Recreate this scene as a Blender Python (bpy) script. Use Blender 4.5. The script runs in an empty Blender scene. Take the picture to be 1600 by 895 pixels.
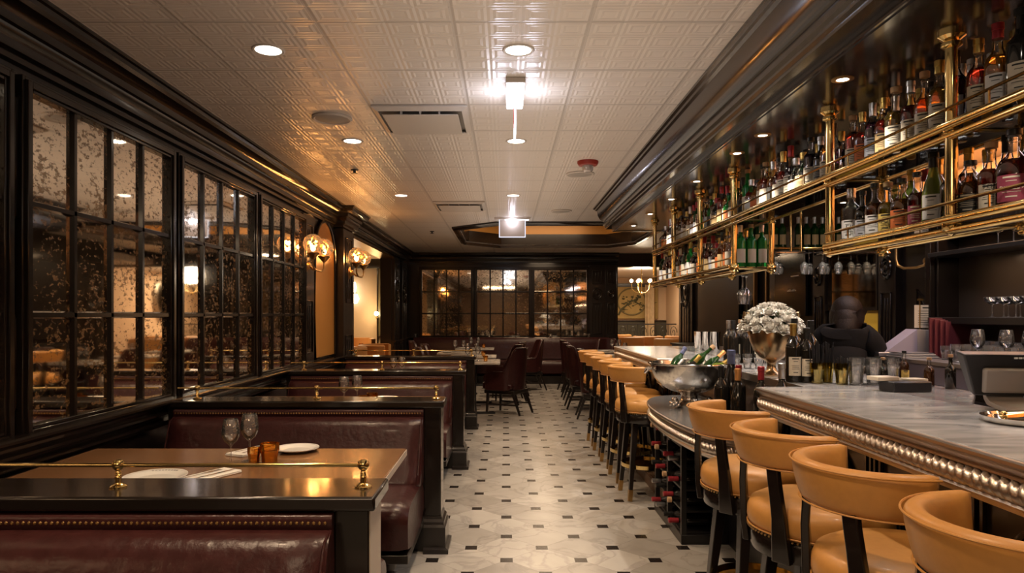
import bpy, math, random
from mathutils import Vector, Matrix
random.seed(7)
PI = math.pi
SC = bpy.context.scene
COL = SC.collection
# ------------------------------------------------------------------ camera, world, exposure
cam_d = bpy.data.cameras.new('camera'); cam = bpy.data.objects.new('camera', cam_d); COL.objects.link(cam)
cam.location = (0, 0, 1.4); cam.rotation_euler = (PI/2, 0, 0)
cam_d.sensor_width = 36; cam_d.lens = 36*1090/1600; cam_d.shift_x = 0.00625; cam_d.shift_y = 0.0278
cam_d.clip_start = 0.05; cam_d.clip_end = 80
SC.camera = cam
SC.view_settings.view_transform = 'Standard'; SC.view_settings.look = 'None'
SC.view_settings.exposure = EXPOSURE = 0.0; SC.view_settings.gamma = 1; SC.view_settings.use_curve_mapping = False
w = bpy.data.worlds.new('world'); SC.world = w; w.use_nodes = True
w.node_tree.nodes['Background'].inputs[0].default_value = (0.35, 0.25, 0.18, 1)
w.node_tree.nodes['Background'].inputs[1].default_value = 0.05
SC.cycles.max_bounces = 8; SC.cycles.transparent_max_bounces = 16; SC.cycles.transmission_bounces = 6
SC.cycles.glossy_bounces = 4; SC.cycles.diffuse_bounces = 4
SC.cycles.sample_clamp_indirect = 4; SC.cycles.caustics_reflective = False; SC.cycles.caustics_refractive = False
SC.cycles.use_denoising = True
WARM = (1.0, 0.72, 0.46); SCON = (1.0, 0.50, 0.18); COOL = (0.80, 0.82, 1.0)
def lamp(name, kind, loc, energy, color, parent=None, size=0.1, rot=(0, 0, 0), spot=None, blend=0.6, size_y=None):
    d = bpy.data.lights.new(name, kind); d.energy = energy; d.color = color
    if kind == 'AREA':
        d.size = size
        if size_y: d.shape = 'RECTANGLE'; d.size_y = size_y
    else: d.shadow_soft_size = size
    if kind == 'SPOT': d.spot_size = spot; d.spot_blend = blend
    o = bpy.data.objects.new(name, d); COL.objects.link(o); o.location = loc; o.rotation_euler = rot
    if parent: o.parent = parent
    return o
# room-wide soft lamps: added upward fill above the aisle, hidden strip of the back bar
CZ = 2.707            # ceiling
# ------------------------------------------------------------------ mesh builder
class MB:
    def __init__(s): s.v = []; s.f = []; s.mi = []; s.cur = 0
    def add(s, vs, fs):
        b = len(s.v); s.v += [tuple(p) for p in vs]
        for f in fs: s.f.append([i+b for i in f]); s.mi.append(s.cur)
    def mark(s): return len(s.v)
    def xf(s, mat, start=0):
        for i in range(start, len(s.v)): s.v[i] = tuple(mat @ Vector(s.v[i]))
        return s
    def box(s, x0, x1, y0, y1, z0, z1):
        s.add([(x0,y0,z0),(x1,y0,z0),(x1,y1,z0),(x0,y1,z0),(x0,y0,z1),(x1,y0,z1),(x1,y1,z1),(x0,y1,z1)],
              [(0,3,2,1),(4,5,6,7),(0,1,5,4),(1,2,6,5),(2,3,7,6),(3,0,4,7)]); return s
    def hexa(s, lo, hi):   # two quads of 4 points
        s.add(list(lo)+list(hi), [(0,3,2,1),(4,5,6,7),(0,1,5,4),(1,2,6,5),(2,3,7,6),(3,0,4,7)]); return s
    def lathe(s, prof, c=(0,0,0), n=20, axis='z', sq=0, a0=0, a1=2*PI):
        full = abs(a1-a0-2*PI) < 1e-6; m = n if full else n+1; vs = []
        for r, z in prof:
            for k in range(m):
                a = a0+(a1-a0)*k/n; ca, sa = math.cos(a), math.sin(a); q = 1
                if sq: q = (abs(ca)**sq+abs(sa)**sq)**(-1/sq)
                x, y = r*q*ca, r*q*sa
                p = (x, y, z) if axis == 'z' else (z, x, y) if axis == 'x' else (y, z, x)
                vs.append((p[0]+c[0], p[1]+c[1], p[2]+c[2]))
        fs = []
        for i in range(len(prof)-1):
            for k in range(n):
                k2 = (k+1) % m
                fs.append((i*m+k, i*m+k2, (i+1)*m+k2, (i+1)*m+k))
        if full:
            if prof[0][0] > 1e-6: fs.append(tuple(range(m-1, -1, -1)))
            if prof[-1][0] > 1e-6: fs.append(tuple((len(prof)-1)*m+k for k in range(m)))
        s.add(vs, fs); return s
    def cyl(s, c, r, h, n=16, axis='z'): return s.lathe([(r, 0), (r, h)], c, n, axis)
    def sphere(s, c, r, n=12, m=8, sz=1):
        return s.lathe([(max(1e-7, r*math.sin(PI*i/m)), -r*sz*math.cos(PI*i/m)) for i in range(m+1)], c, n)
    def tube(s, pts, r, n=8, closed=False):
        P = [Vector(p) for p in pts]; N = len(P); vs = []
        R = r if isinstance(r, (list, tuple)) else [r]*N
        up = None
        for i in range(N):
            a = P[(i-1) % N] if (closed or i > 0) else P[i]; b = P[(i+1) % N] if (closed or i < N-1) else P[i]
            t = (b-a).normalized()
            if up is None: up = Vector((0,0,1)) if abs(t.z) < 0.9 else Vector((1,0,0))
            sd = t.cross(up)
            if sd.length < 1e-5: sd = t.cross(Vector((1,0.3,0)))
            sd.normalize(); u = sd.cross(t).normalized(); up = u
            for k in range(n):
                an = 2*PI*k/n; vs.append(P[i]+(sd*math.cos(an)+u*math.sin(an))*R[i])
        fs = []
        for i in range(N if closed else N-1):
            j = (i+1) % N
            for k in range(n): fs.append((i*n+k, i*n+(k+1) % n, j*n+(k+1) % n, j*n+k))
        if not closed: fs += [tuple(range(n-1, -1, -1)), tuple((N-1)*n+k for k in range(n))]
        s.add(vs, fs); return s
    def bar(s, a, b, w, d):   # square bar between points
        P = [Vector(a), Vector(b)]; t = (P[1]-P[0]).normalized()
        u = Vector((0,0,1)) if abs(t.z) < 0.9 else Vector((0,1,0)); sd = t.cross(u).normalized(); u = sd.cross(t)
        if not isinstance(w, (list, tuple)): w = (w, w)
        if not isinstance(d, (list, tuple)): d = (d, d)
        q = [[p+sd*w[i]/2*sx+u*d[i]/2*sy for sx, sy in ((-1,-1),(1,-1),(1,1),(-1,1))] for i, p in enumerate(P)]
        return s.hexa(q[0], q[1])
    def prism(s, poly, a, b, plane='xz'):
        n = len(poly); f = {'xz': lambda p, t: (p[0], t, p[1]), 'yz': lambda p, t: (t, p[0], p[1]), 'xy': lambda p, t: (p[0], p[1], t)}[plane]
        s.add([f(p, a) for p in poly]+[f(p, b) for p in poly],
              [tuple(range(n)), tuple(range(2*n-1, n-1, -1))]+[(i, i+n, (i+1) % n+n, (i+1) % n) for i in range(n)]); return s
    def sweep(s, prof, path, closed=False, cap=True):
        # prof: (out, z) closed polygon; path: (x, y); 'out' goes to the right-hand side of travel
        N = len(path); P = [Vector((p[0], p[1])) for p in path]; vs = []; m = len(prof)
        for i in range(N):
            ds = []
            if closed or i > 0: ds.append((P[i]-P[i-1]).normalized())
            if closed or i < N-1: ds.append((P[(i+1) % N]-P[i]).normalized())
            ns = [Vector((d.y, -d.x)) for d in ds]; nn = sum(ns, Vector((0, 0))).normalized()
            k = 1/max(0.3, nn.dot(ns[0]))
            for o, z in prof: vs.append((P[i].x+nn.x*o*k, P[i].y+nn.y*o*k, z))
        fs = []
        for i in range(N if closed else N-1):
            j = (i+1) % N
            for k in range(m): fs.append((i*m+k, i*m+(k+1) % m, j*m+(k+1) % m, j*m+k))
        if cap and not closed: fs += [tuple(range(m-1, -1, -1)), tuple((N-1)*m+k for k in range(m))]
        s.add(vs, fs); return s
    def build(s, name, mat, parent=None, smooth=True, bevel=0, world=False, sub=0, segs=2, ang=40):
        me = bpy.data.meshes.new(name)
        vs = s.v
        if world and parent is not None:
            inv = Matrix.Translation(parent.location) @ parent.rotation_euler.to_matrix().to_4x4()
            inv = inv.inverted(); vs = [tuple(inv @ Vector(p)) for p in s.v]
        me.from_pydata(vs, [], s.f)
        for m in (mat if isinstance(mat, (list, tuple)) else [mat]): me.materials.append(m)
        if any(s.mi): me.polygons.foreach_set('material_index', s.mi)
        if smooth:
            me.polygons.foreach_set('use_smooth', [True]*len(me.polygons)); me.update()
            me.set_sharp_from_angle(angle=math.radians(ang))
        me.update()
        o = bpy.data.objects.new(name, me); COL.objects.link(o)
        if parent: o.parent = parent
        if bevel:
            b = o.modifiers.new('bevel', 'BEVEL'); b.width = bevel; b.segments = segs; b.limit_method = 'ANGLE'; b.angle_limit = math.radians(35)
            b.harden_normals = False
        if sub:
            q = o.modifiers.new('sub', 'SUBSURF'); q.levels = sub; q.render_levels = sub
        return o
def thing(name, label, cat, loc=(0,0,0), rz=0, group=None):
    o = bpy.data.objects.new(name, None); COL.objects.link(o); o.empty_display_size = 0.05
    o.location = loc; o.rotation_euler = (0, 0, rz); o['label'] = label; o['category'] = cat
    if group: o['group'] = group
    return o
def tag(o, label, cat, group=None, kind=None):
    o['label'] = label; o['category'] = cat
    if group: o['group'] = group
    if kind: o['kind'] = kind
    return o
def struct(o): o['kind'] = 'structure'; return o
def sempty(name, loc=(0,0,0), rz=0):
    o = bpy.data.objects.new(name, None); COL.objects.link(o); o.location = loc; o.rotation_euler = (0,0,rz); o['kind'] = 'structure'; return o
def dup(root, loc, rz=None, label=None, group=None):
    r = root.copy(); COL.objects.link(r); r.location = loc
    if rz is not None: r.rotation_euler = (0, 0, rz)
    if label: r['label'] = label
    if group: r['group'] = group
    for ch in list(root.children):
        c = ch.copy(); COL.objects.link(c); c.parent = r
        for g in ch.children:
            d = g.copy(); COL.objects.link(d); d.parent = c
    return r
def arc(cx, cy, r, a0, a1, n): return [(cx+r*math.cos(a0+(a1-a0)*i/n), cy+r*math.sin(a0+(a1-a0)*i/n)) for i in range(n+1)]
ORD = 'first second third fourth fifth sixth seventh eighth ninth tenth eleventh twelfth thirteenth fourteenth fifteenth sixteenth seventeenth eighteenth nineteenth twentieth'.split()
def ordw(i):
    if i < 20: return ORD[i]
    t = {2:'twenty', 3:'thirty', 4:'forty', 5:'fifty', 6:'sixty'}[(i+1)//10]
    return t+'-'+ORD[(i+1) % 10-1] if (i+1) % 10 else {3:'thirtieth', 4:'fortieth', 5:'fiftieth', 6:'sixtieth'}[(i+1)//10]
# ------------------------------------------------------------------ materials
def newmat(name):
    m = bpy.data.materials.new(name); m.use_nodes = True; nt = m.node_tree
    return m, nt, nt.nodes['Principled BSDF'], nt.nodes['Material Output']
def mat(name, col, rough=0.5, metal=0, bump=0, scale=60, var=0, coat=0, emit=None, es=0, trans=0, ior=1.45, stretch=None, spec=0.5, rvar=0):
    m, nt, b, out = newmat(name); L = nt.links.new
    b.inputs['Base Color'].default_value = (*col, 1); b.inputs['Roughness'].default_value = rough; b.inputs['Metallic'].default_value = metal
    b.inputs['Coat Weight'].default_value = coat; b.inputs['Coat Roughness'].default_value = 0.08; b.inputs['IOR'].default_value = ior
    b.inputs['Transmission Weight'].default_value = trans; b.inputs['Specular IOR Level'].default_value = spec
    if emit: b.inputs['Emission Color'].default_value = (*emit, 1); b.inputs['Emission Strength'].default_value = es
    if bump or var or rvar:
        tc = nt.nodes.new('ShaderNodeTexCoord'); mp = nt.nodes.new('ShaderNodeMapping'); nz = nt.nodes.new('ShaderNodeTexNoise')
        nz.inputs['Scale'].default_value = scale; nz.inputs['Detail'].default_value = 5
        L(tc.outputs['Object'], mp.inputs[0]); L(mp.outputs[0], nz.inputs[0])
        if stretch: mp.inputs['Scale'].default_value = stretch
        if bump:
            bp = nt.nodes.new('ShaderNodeBump'); bp.inputs['Strength'].default_value = bump; bp.inputs['Distance'].default_value = 0.01
            L(nz.outputs[0], bp.inputs['Height']); L(bp.outputs[0], b.inputs['Normal'])
        if var:
            mx = nt.nodes.new('ShaderNodeMix'); mx.data_type = 'RGBA'
            mx.inputs[6].default_value = (*[c*(1-var) for c in col], 1); mx.inputs[7].default_value = (*[min(1, c*(1+var)) for c in col], 1)
            L(nz.outputs[0], mx.inputs[0]); L(mx.outputs[2], b.inputs['Base Color'])
        if rvar:
            mr = nt.nodes.new('ShaderNodeMapRange'); mr.inputs[3].default_value = max(0.02, rough-rvar); mr.inputs[4].default_value = rough+rvar
            L(nz.outputs[0], mr.inputs[0]); L(mr.outputs[0], b.inputs['Roughness'])
    return m
def emis(name, col, s):
    m, nt, b, out = newmat(name); nt.nodes.remove(b); e = nt.nodes.new('ShaderNodeEmission')
    e.inputs[0].default_value = (*col, 1); e.inputs[1].default_value = s; nt.links.new(e.outputs[0], out.inputs[0]); return m
def thin_glass(name, tint=(1,1,1), gl=(1,1,1), base=0.06, rough=0.03, ior=1.6, haze=0):
    m, nt, b, out = newmat(name); nt.nodes.remove(b); L = nt.links.new
    t = nt.nodes.new('ShaderNodeBsdfTransparent'); t.inputs[0].default_value = (*tint, 1)
    g = nt.nodes.new('ShaderNodeBsdfGlossy'); g.inputs['Roughness'].default_value = rough; g.inputs[0].default_value = (*gl, 1)
    f = nt.nodes.new('ShaderNodeFresnel'); f.inputs[0].default_value = ior
    a = nt.nodes.new('ShaderNodeMath'); a.operation = 'ADD'; a.use_clamp = True; a.inputs[1].default_value = base
    if haze:
        dd = nt.nodes.new('ShaderNodeBsdfDiffuse'); dd.inputs[0].default_value = (.9, .9, .9, 1); hz = nt.nodes.new('ShaderNodeMixShader'); hz.inputs[0].default_value = haze
        L(t.outputs[0], hz.inputs[1]); L(dd.outputs[0], hz.inputs[2]); t = hz
    mx = nt.nodes.new('ShaderNodeMixShader'); L(f.outputs[0], a.inputs[0]); L(a.outputs[0], mx.inputs[0]); L(t.outputs[0], mx.inputs[1]); L(g.outputs[0], mx.inputs[2])
    L(mx.outputs[0], out.inputs[0]); return m
def mnode(nt, op, a, b=None, c=None, clamp=False):
    n = nt.nodes.new('ShaderNodeMath'); n.operation = op; n.use_clamp = clamp
    for i, x in enumerate((a, b, c)):
        if x is None: continue
        if isinstance(x, (int, float)): n.inputs[i].default_value = x
        else: nt.links.new(x, n.inputs[i])
    return n.outputs[0]
wood = mat('espresso_wood', (0.012, 0.008, 0.0065), 0.32, bump=0.05, scale=12, var=0.35, coat=0.35, stretch=(1, 1, 0.15), rvar=0.07)
wood_hi = mat('polished_espresso_wood', (0.011, 0.0075, 0.006), 0.20, bump=0.02, scale=9, var=0.3, coat=0.3, stretch=(0.2, 1, 1))
lacquer = mat('gloss_black_lacquer', (0.020, 0.013, 0.010), 0.16, bump=0.02, scale=3, coat=0.3, rvar=0.05)
blackp = mat('black_panel', (0.010, 0.009, 0.009), 0.35, bump=0.03)
leather = mat('burgundy_leather', (0.040, 0.011, 0.011), 0.32, bump=0.30, scale=30, var=0.45, coat=0.04, rvar=0.06, spec=0.38)
tan = mat('tan_leather', (0.52, 0.245, 0.060), 0.44, bump=0.05, scale=55, var=0.10, coat=0.08)
tanchair = mat('camel_chair_leather', (0.55, 0.26, 0.08), 0.5, var=0.1)
brass = mat('polished_brass', (0.82, 0.60, 0.25), 0.13, 1, bump=0.02, scale=20, rvar=0.04)
brass_d = mat('aged_brass', (0.50, 0.31, 0.12), 0.3, 1)
bronze = mat('antique_bronze', (0.42, 0.30, 0.17), 0.26, 1, bump=0.05, scale=14)
pewter = mat('warm_pewter', (0.50, 0.43, 0.37), 0.33, 1)
steel = mat('polished_steel', (0.80, 0.77, 0.74), 0.09, 1)
steel_b = mat('brushed_steel', (0.55, 0.55, 0.60), 0.35, 1)
steel_p = mat('brushed_bowl_steel', (0.72, 0.68, 0.63), 0.16, 1)
tabletop = mat('walnut_tabletop', (0.19, 0.095, 0.042), 0.26, bump=0.03, scale=7, var=0.35, coat=0.25, stretch=(0.35, 3, 1))
edge_l = mat('lit_edge_tone', (0.50, 0.44, 0.38), 0.4)  # pale tone paints light on table edges and the nearest divider side
china = mat('white_china', (0.80, 0.79, 0.76), 0.12, coat=0.4)
napkin = mat('white_linen', (0.78, 0.75, 0.71), 0.8, bump=0.1, scale=200)
wine_dark = mat('dark_wine_glass', (0.012, 0.010, 0.008), 0.06, coat=0.5)
ink = mat('black_ink', (0.02, 0.02, 0.02), 0.6)
goldp = mat('gold_lacquer_panel', (0.52, 0.25, 0.06), 0.30, 0.15)
clear = thin_glass('clear_glass', (0.985, 0.985, 0.985), base=0.06, ior=1.5, haze=0.06)
bottleclear = thin_glass('clear_bottle_glass', (0.96, 0.97, 0.96), base=0.02, ior=1.45)
shelfglass = thin_glass('shelf_glass', (0.72, 0.80, 0.74), base=0.10)
amberg = thin_glass('amber_tumbler_glass', (0.98, 0.76, 0.36), (1, .70, .28), .22, .08)
paper = mat('cream_paper', (0.62, 0.55, 0.44), 0.7)
paperw = mat('white_paper', (0.72, 0.70, 0.68), 0.7)
greyp = mat('grey_plastic', (0.40, 0.36, 0.33), 0.45)
blackpl = mat('black_plastic', (0.015, 0.015, 0.018), 0.35)
lavender = mat('pale_laminate', (0.42, 0.38, 0.48), 0.5)
plaster = mat('warm_plaster', (0.62, 0.45, 0.30), 0.8, bump=0.03, scale=40, var=0.05)
plaster_d = mat('ochre_plaster', (0.50, 0.36, 0.17), 0.8, var=0.15, scale=4)
skinm = mat('skin', (0.5, 0.3, 0.2), 0.5); hairm = mat('dark_hair', (0.02, 0.011, 0.008), 0.5, bump=0.4, scale=60, stretch=(4, 4, 0.4))
cloth_b = mat('black_cloth', (0.006, 0.005, 0.005), 0.9, bump=0.1, scale=60)
petal = mat('white_petal', (0.95, 0.93, 0.88), 0.6, var=0.06, scale=12); leaf = mat('dark_leaf', (0.04, 0.10, 0.03), 0.45)
lampglow = emis('downlight_glow', (1.0, 0.86, 0.70), 9.0); bulb = emis('bulb_glow', (1.0, 0.72, 0.38), 30.0)
candle = emis('shade_glow', (1.0, 0.85, 0.62), 5.0); exitglow = emis('exit_panel_glow', (0.88, 0.90, 1.0), 5.0); pinglow = emis('pin_light_glow', (1.0, 0.93, 0.84), 25.0)
metalw = mat('painted_white_metal', (0.55, 0.50, 0.45), 0.45); redp = mat('red_plastic', (0.30, 0.03, 0.02), 0.4)
def globe_mat():
    m, nt, b, out = newmat('mercury_glass_globe'); nt.nodes.remove(b); L = nt.links.new
    t = nt.nodes.new('ShaderNodeBsdfTransparent'); t.inputs[0].default_value = (1.0, 0.78, 0.50, 1)
    e = nt.nodes.new('ShaderNodeEmission'); e.inputs[0].default_value = (1.0, 0.55, 0.22, 1); e.inputs[1].default_value = 0.9
    g = nt.nodes.new('ShaderNodeBsdfGlossy'); g.inputs['Roughness'].default_value = 0.15; g.inputs[0].default_value = (0.95, 0.65, 0.35, 1)
    tc = nt.nodes.new('ShaderNodeTexCoord'); v = nt.nodes.new('ShaderNodeTexNoise'); v.inputs['Scale'].default_value = 26; v.inputs['Detail'].default_value = 3
    L(tc.outputs['Object'], v.inputs[0]); k = mnode(nt, 'MULTIPLY_ADD', v.outputs[0], 7.0, -3.2, True)
    m1 = nt.nodes.new('ShaderNodeMixShader'); L(k, m1.inputs[0]); L(t.outputs[0], m1.inputs[1]); L(g.outputs[0], m1.inputs[2])
    ad = nt.nodes.new('ShaderNodeMixShader'); ad.inputs[0].default_value = 0.22; L(m1.outputs[0], ad.inputs[1]); L(e.outputs[0], ad.inputs[2])
    L(ad.outputs[0], out.inputs[0]); return m
globe = globe_mat()
def mirror_mat():
    m, nt, b, out = newmat('antique_mirror'); L = nt.links.new
    tc = nt.nodes.new('ShaderNodeTexCoord')
    n1 = nt.nodes.new('ShaderNodeTexNoise'); n1.inputs['Scale'].default_value = 52; n1.inputs['Detail'].default_value = 6; n1.inputs['Roughness'].default_value = 0.65
    n1.inputs['Distortion'].default_value = 0.2
    n2 = nt.nodes.new('ShaderNodeTexNoise'); n2.inputs['Scale'].default_value = 4.5; n2.inputs['Detail'].default_value = 2
    mp = nt.nodes.new('ShaderNodeMapping'); mp.inputs['Scale'].default_value = (.62, 1, 1); L(tc.outputs['Object'], mp.inputs[0]); L(mp.outputs[0], n1.inputs[0]); L(tc.outputs['Object'], n2.inputs[0])
    s = mnode(nt, 'MULTIPLY_ADD', n2.outputs[0], 0.30, n1.outputs[0])
    k = mnode(nt, 'MULTIPLY_ADD', s, 14.0, -9.45, True)
    b.inputs['Metallic'].default_value = 1; b.inputs['Base Color'].default_value = (0.96, 0.87, 0.74, 1); b.inputs['Roughness'].default_value = 0.035
    d = nt.nodes.new('ShaderNodeBsdfPrincipled'); d.inputs['Base Color'].default_value = (0.16, 0.085, 0.03, 1); d.inputs['Roughness'].default_value = 0.45
    mx = nt.nodes.new('ShaderNodeMixShader'); k2 = mnode(nt, 'MULTIPLY', k, 0.8); L(k2, mx.inputs[0]); L(b.outputs[0], mx.inputs[1]); L(d.outputs[0], mx.inputs[2])
    bp = nt.nodes.new('ShaderNodeBump'); bp.inputs['Strength'].default_value = 0.012; bp.inputs['Distance'].default_value = 0.02; L(n2.outputs[0], bp.inputs['Height'])
    L(bp.outputs[0], b.inputs['Normal'])
    L(mx.outputs[0], out.inputs[0]); return m
mirror = mirror_mat()
clean_mirror = mat('clean_mirror', (0.75, 0.66, 0.52), 0.04, 1)
def marble_floor():
    m, nt, b, out = newmat('marble_floor'); L = nt.links.new
    tc = nt.nodes.new('ShaderNodeTexCoord'); sx = nt.nodes.new('ShaderNodeSeparateXYZ'); L(tc.outputs['Object'], sx.inputs[0])
    S = 0.4248; X = mnode(nt, 'ADD', sx.outputs[0], -0.005+20*S); Y = mnode(nt, 'ADD', sx.outputs[1], -3.985+20*S)
    def dots(ox, oy):
        u = mnode(nt, 'SUBTRACT', mnode(nt, 'MODULO', mnode(nt, 'ADD', X, S/2+ox), S), S/2)
        v = mnode(nt, 'SUBTRACT', mnode(nt, 'MODULO', mnode(nt, 'ADD', Y, S/2+oy), S), S/2)
        return mnode(nt, 'MAXIMUM', mnode(nt, 'ABSOLUTE', u), mnode(nt, 'ABSOLUTE', v))
    d = mnode(nt, 'MINIMUM', dots(0, 0), dots(S/2, S/2))
    dot = mnode(nt, 'LESS_THAN', d, 0.0355)
    P = mnode(nt, 'ADD', X, Y); Q = mnode(nt, 'ADD', mnode(nt, 'SUBTRACT', X, Y), 40*S)
    def line(c):
        u = mnode(nt, 'SUBTRACT', mnode(nt, 'MODULO', mnode(nt, 'ADD', c, S/2), S), S/2); return mnode(nt, 'ABSOLUTE', u)
    ln = mnode(nt, 'MINIMUM', line(P), line(Q))
    j = mnode(nt, 'LESS_THAN', ln, 0.0026)
    # per tile random
    cP = mnode(nt, 'FLOOR', mnode(nt, 'DIVIDE', P, S)); cQ = mnode(nt, 'FLOOR', mnode(nt, 'DIVIDE', Q, S))
    cb = nt.nodes.new('ShaderNodeCombineXYZ'); L(cP, cb.inputs[0]); L(cQ, cb.inputs[1])
    wn = nt.nodes.new('ShaderNodeTexWhiteNoise'); wn.noise_dimensions = '3D'; L(cb.outputs[0], wn.inputs[0])
    va = nt.nodes.new('ShaderNodeVectorMath'); va.operation = 'MULTIPLY_ADD'; L(wn.outputs[1], va.inputs[0]); va.inputs[1].default_value = (7, 7, 7); L(tc.outputs['Object'], va.inputs[2])
    n1 = nt.nodes.new('ShaderNodeTexNoise'); n1.inputs['Scale'].default_value = 2.4; n1.inputs['Detail'].default_value = 7; n1.inputs['Distortion'].default_value = 1.6; L(va.outputs[0], n1.inputs[0])
    ve = mnode(nt, 'ABSOLUTE', mnode(nt, 'SUBTRACT', n1.outputs[0], 0.5)); vein = mnode(nt, 'SUBTRACT', 1.0, mnode(nt, 'MULTIPLY', ve, 26.0, None, True), None, True)
    n2 = nt.nodes.new('ShaderNodeTexNoise'); n2.inputs['Scale'].default_value = 5; n2.inputs['Detail'].default_value = 5; L(va.outputs[0], n2.inputs[0])
    r = nt.nodes.new('ShaderNodeMix'); r.data_type = 'RGBA'; r.inputs[6].default_value = (0.25, 0.23, 0.21, 1); r.inputs[7].default_value = (0.50, 0.475, 0.44, 1)
    fac = mnode(nt, 'ADD', mnode(nt, 'MULTIPLY', wn.outputs[0], 0.5), mnode(nt, 'MULTIPLY', n2.outputs[0], 0.6)); L(fac, r.inputs[0])
    r2 = nt.nodes.new('ShaderNodeMix'); r2.data_type = 'RGBA'; L(mnode(nt, 'MULTIPLY', vein, 0.32), r2.inputs[0]); L(r.outputs[2], r2.inputs[6]); r2.inputs[7].default_value = (0.16, 0.14, 0.14, 1)
    r3 = nt.nodes.new('ShaderNodeMix'); r3.data_type = 'RGBA'; L(mnode(nt, 'MULTIPLY', j, 0.5), r3.inputs[0]); L(r2.outputs[2], r3.inputs[6]); r3.inputs[7].default_value = (0.2, 0.18, 0.16, 1)
    r4 = nt.nodes.new('ShaderNodeMix'); r4.data_type = 'RGBA'; L(dot, r4.inputs[0]); L(r3.outputs[2], r4.inputs[6]); r4.inputs[7].default_value = (0.014, 0.011, 0.010, 1)
    L(r4.outputs[2], b.inputs['Base Color']); b.inputs['Roughness'].default_value = 0.24; b.inputs['Specular IOR Level'].default_value = 0.4
    return m
marble = marble_floor()
def ceiling_mat():
    m, nt, b, out = newmat('pressed_ceiling_tile'); L = nt.links.new
    tc = nt.nodes.new('ShaderNodeTexCoord'); sx = nt.nodes.new('ShaderNodeSeparateXYZ'); L(tc.outputs['Object'], sx.inputs[0])
    T = 0.6115; X = mnode(nt, 'ADD', sx.outputs[0], 0.846+20*T); Y = mnode(nt, 'ADD', sx.outputs[1], -3.113+20*T)
    def cell(c, p):
        return mnode(nt, 'ABSOLUTE', mnode(nt, 'SUBTRACT', mnode(nt, 'MODULO', mnode(nt, 'ADD', c, p/2), p), p/2))   # distance to cell border
    g = mnode(nt, 'MINIMUM', cell(X, T), cell(Y, T)); grid = mnode(nt, 'LESS_THAN', g, 0.011)
    s = T/4; e = mnode(nt, 'MINIMUM', cell(X, s), cell(Y, s))
    h1 = mnode(nt, 'PINGPONG', e, 0.0135)
    inner = mnode(nt, 'LESS_THAN', e, 0.050)
    h = mnode(nt, 'ADD', mnode(nt, 'MULTIPLY', h1, inner), mnode(nt, 'MULTIPLY', grid, -0.02))
    bp = nt.nodes.new('ShaderNodeBump'); bp.inputs['Strength'].default_value = 0.38; bp.inputs['Distance'].default_value = 0.40; L(h, bp.inputs['Height']); L(bp.outputs[0], b.inputs['Normal'])
    r = nt.nodes.new('ShaderNodeMix'); r.data_type = 'RGBA'; L(mnode(nt, 'MULTIPLY', grid, 0.35), r.inputs[0]); r.inputs[6].default_value = (0.74, 0.68, 0.62, 1); r.inputs[7].default_value = (0.2, 0.17, 0.15, 1)
    L(r.outputs[2], b.inputs['Base Color']); b.inputs['Roughness'].default_value = 0.30; b.inputs['Specular IOR Level'].default_value = 0.45
    return m
ceilm = ceiling_mat()
def stone_mat(name, c1, c2, rough, scale=3.0, st=(1, 1, 1)):
    m, nt, b, out = newmat(name); L = nt.links.new
    tc = nt.nodes.new('ShaderNodeTexCoord'); mp = nt.nodes.new('ShaderNodeMapping'); mp.inputs['Scale'].default_value = st; L(tc.outputs['Object'], mp.inputs[0])
    n = nt.nodes.new('ShaderNodeTexNoise'); n.inputs['Scale'].default_value = scale; n.inputs['Detail'].default_value = 8; n.inputs['Distortion'].default_value = 1.0; L(mp.outputs[0], n.inputs[0])
    cr = nt.nodes.new('ShaderNodeValToRGB'); cr.color_ramp.elements[0].position = 0.35; cr.color_ramp.elements[1].position = 0.65
    cr.color_ramp.elements[0].color = (*c1, 1); cr.color_ramp.elements[1].color = (*c2, 1); L(n.outputs[0], cr.inputs[0]); L(cr.outputs[0], b.inputs['Base Color'])
    b.inputs['Roughness'].default_value = rough; b.inputs['Coat Weight'].default_value = 0.2; return m
barstone = stone_mat('grey_marble_bartop', (0.30, 0.30, 0.315), (0.62, 0.61, 0.61), 0.15, 3.2, (1.0, 3.0, 1))
zinc = mat('zinc_countertop', (0.42, 0.42, 0.43), 0.22, 0.85, bump=0.03, scale=30, var=0.12)
# ================================================================== STRUCTURE
struct(MB().box(-8, 7, -4, 21, -0.1, 0).build('floor', marble, smooth=False))
# ceiling with an octagonal well
OCT = [(-.10, 9.85), (1.9, 9.85), (2.3, 10.4), (2.3, 12.5), (1.9, 13.1), (-.10, 13.1), (-.70, 12.5), (-.70, 10.4)]
c = MB(); z0, z1 = CZ, CZ+.05
for x0, x1, y0, y1 in ((-2.3, 3.3, -4, 9.85), (-2.3, 3.3, 13.1, 14.9), (-2.3, -.7, 9.85, 13.1), (2.3, 3.3, 9.85, 13.1)): c.box(x0, x1, y0, y1, z0, z1)
for a, b_, d in (((-.7, 9.85), (-.1, 9.85), (-.7, 10.4)), ((2.3, 9.85), (2.3, 10.4), (1.9, 9.85)), ((-.7, 13.1), (-.7, 12.5), (-.1, 13.1)), ((2.3, 13.1), (1.9, 13.1), (2.3, 12.5))):
    c.prism([a, b_, d], z0, z1, 'xy')
struct(c.build('ceiling', ceilm, smooth=False))
c = MB(); c.sweep([(0, 2.90), (.02, 2.90), (.02, 3.25), (0, 3.25)], OCT[::-1], closed=True); c.prism(OCT, 3.25, 3.28, 'xy')
struct(c.build('ceiling_well', goldp, smooth=False))
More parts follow.
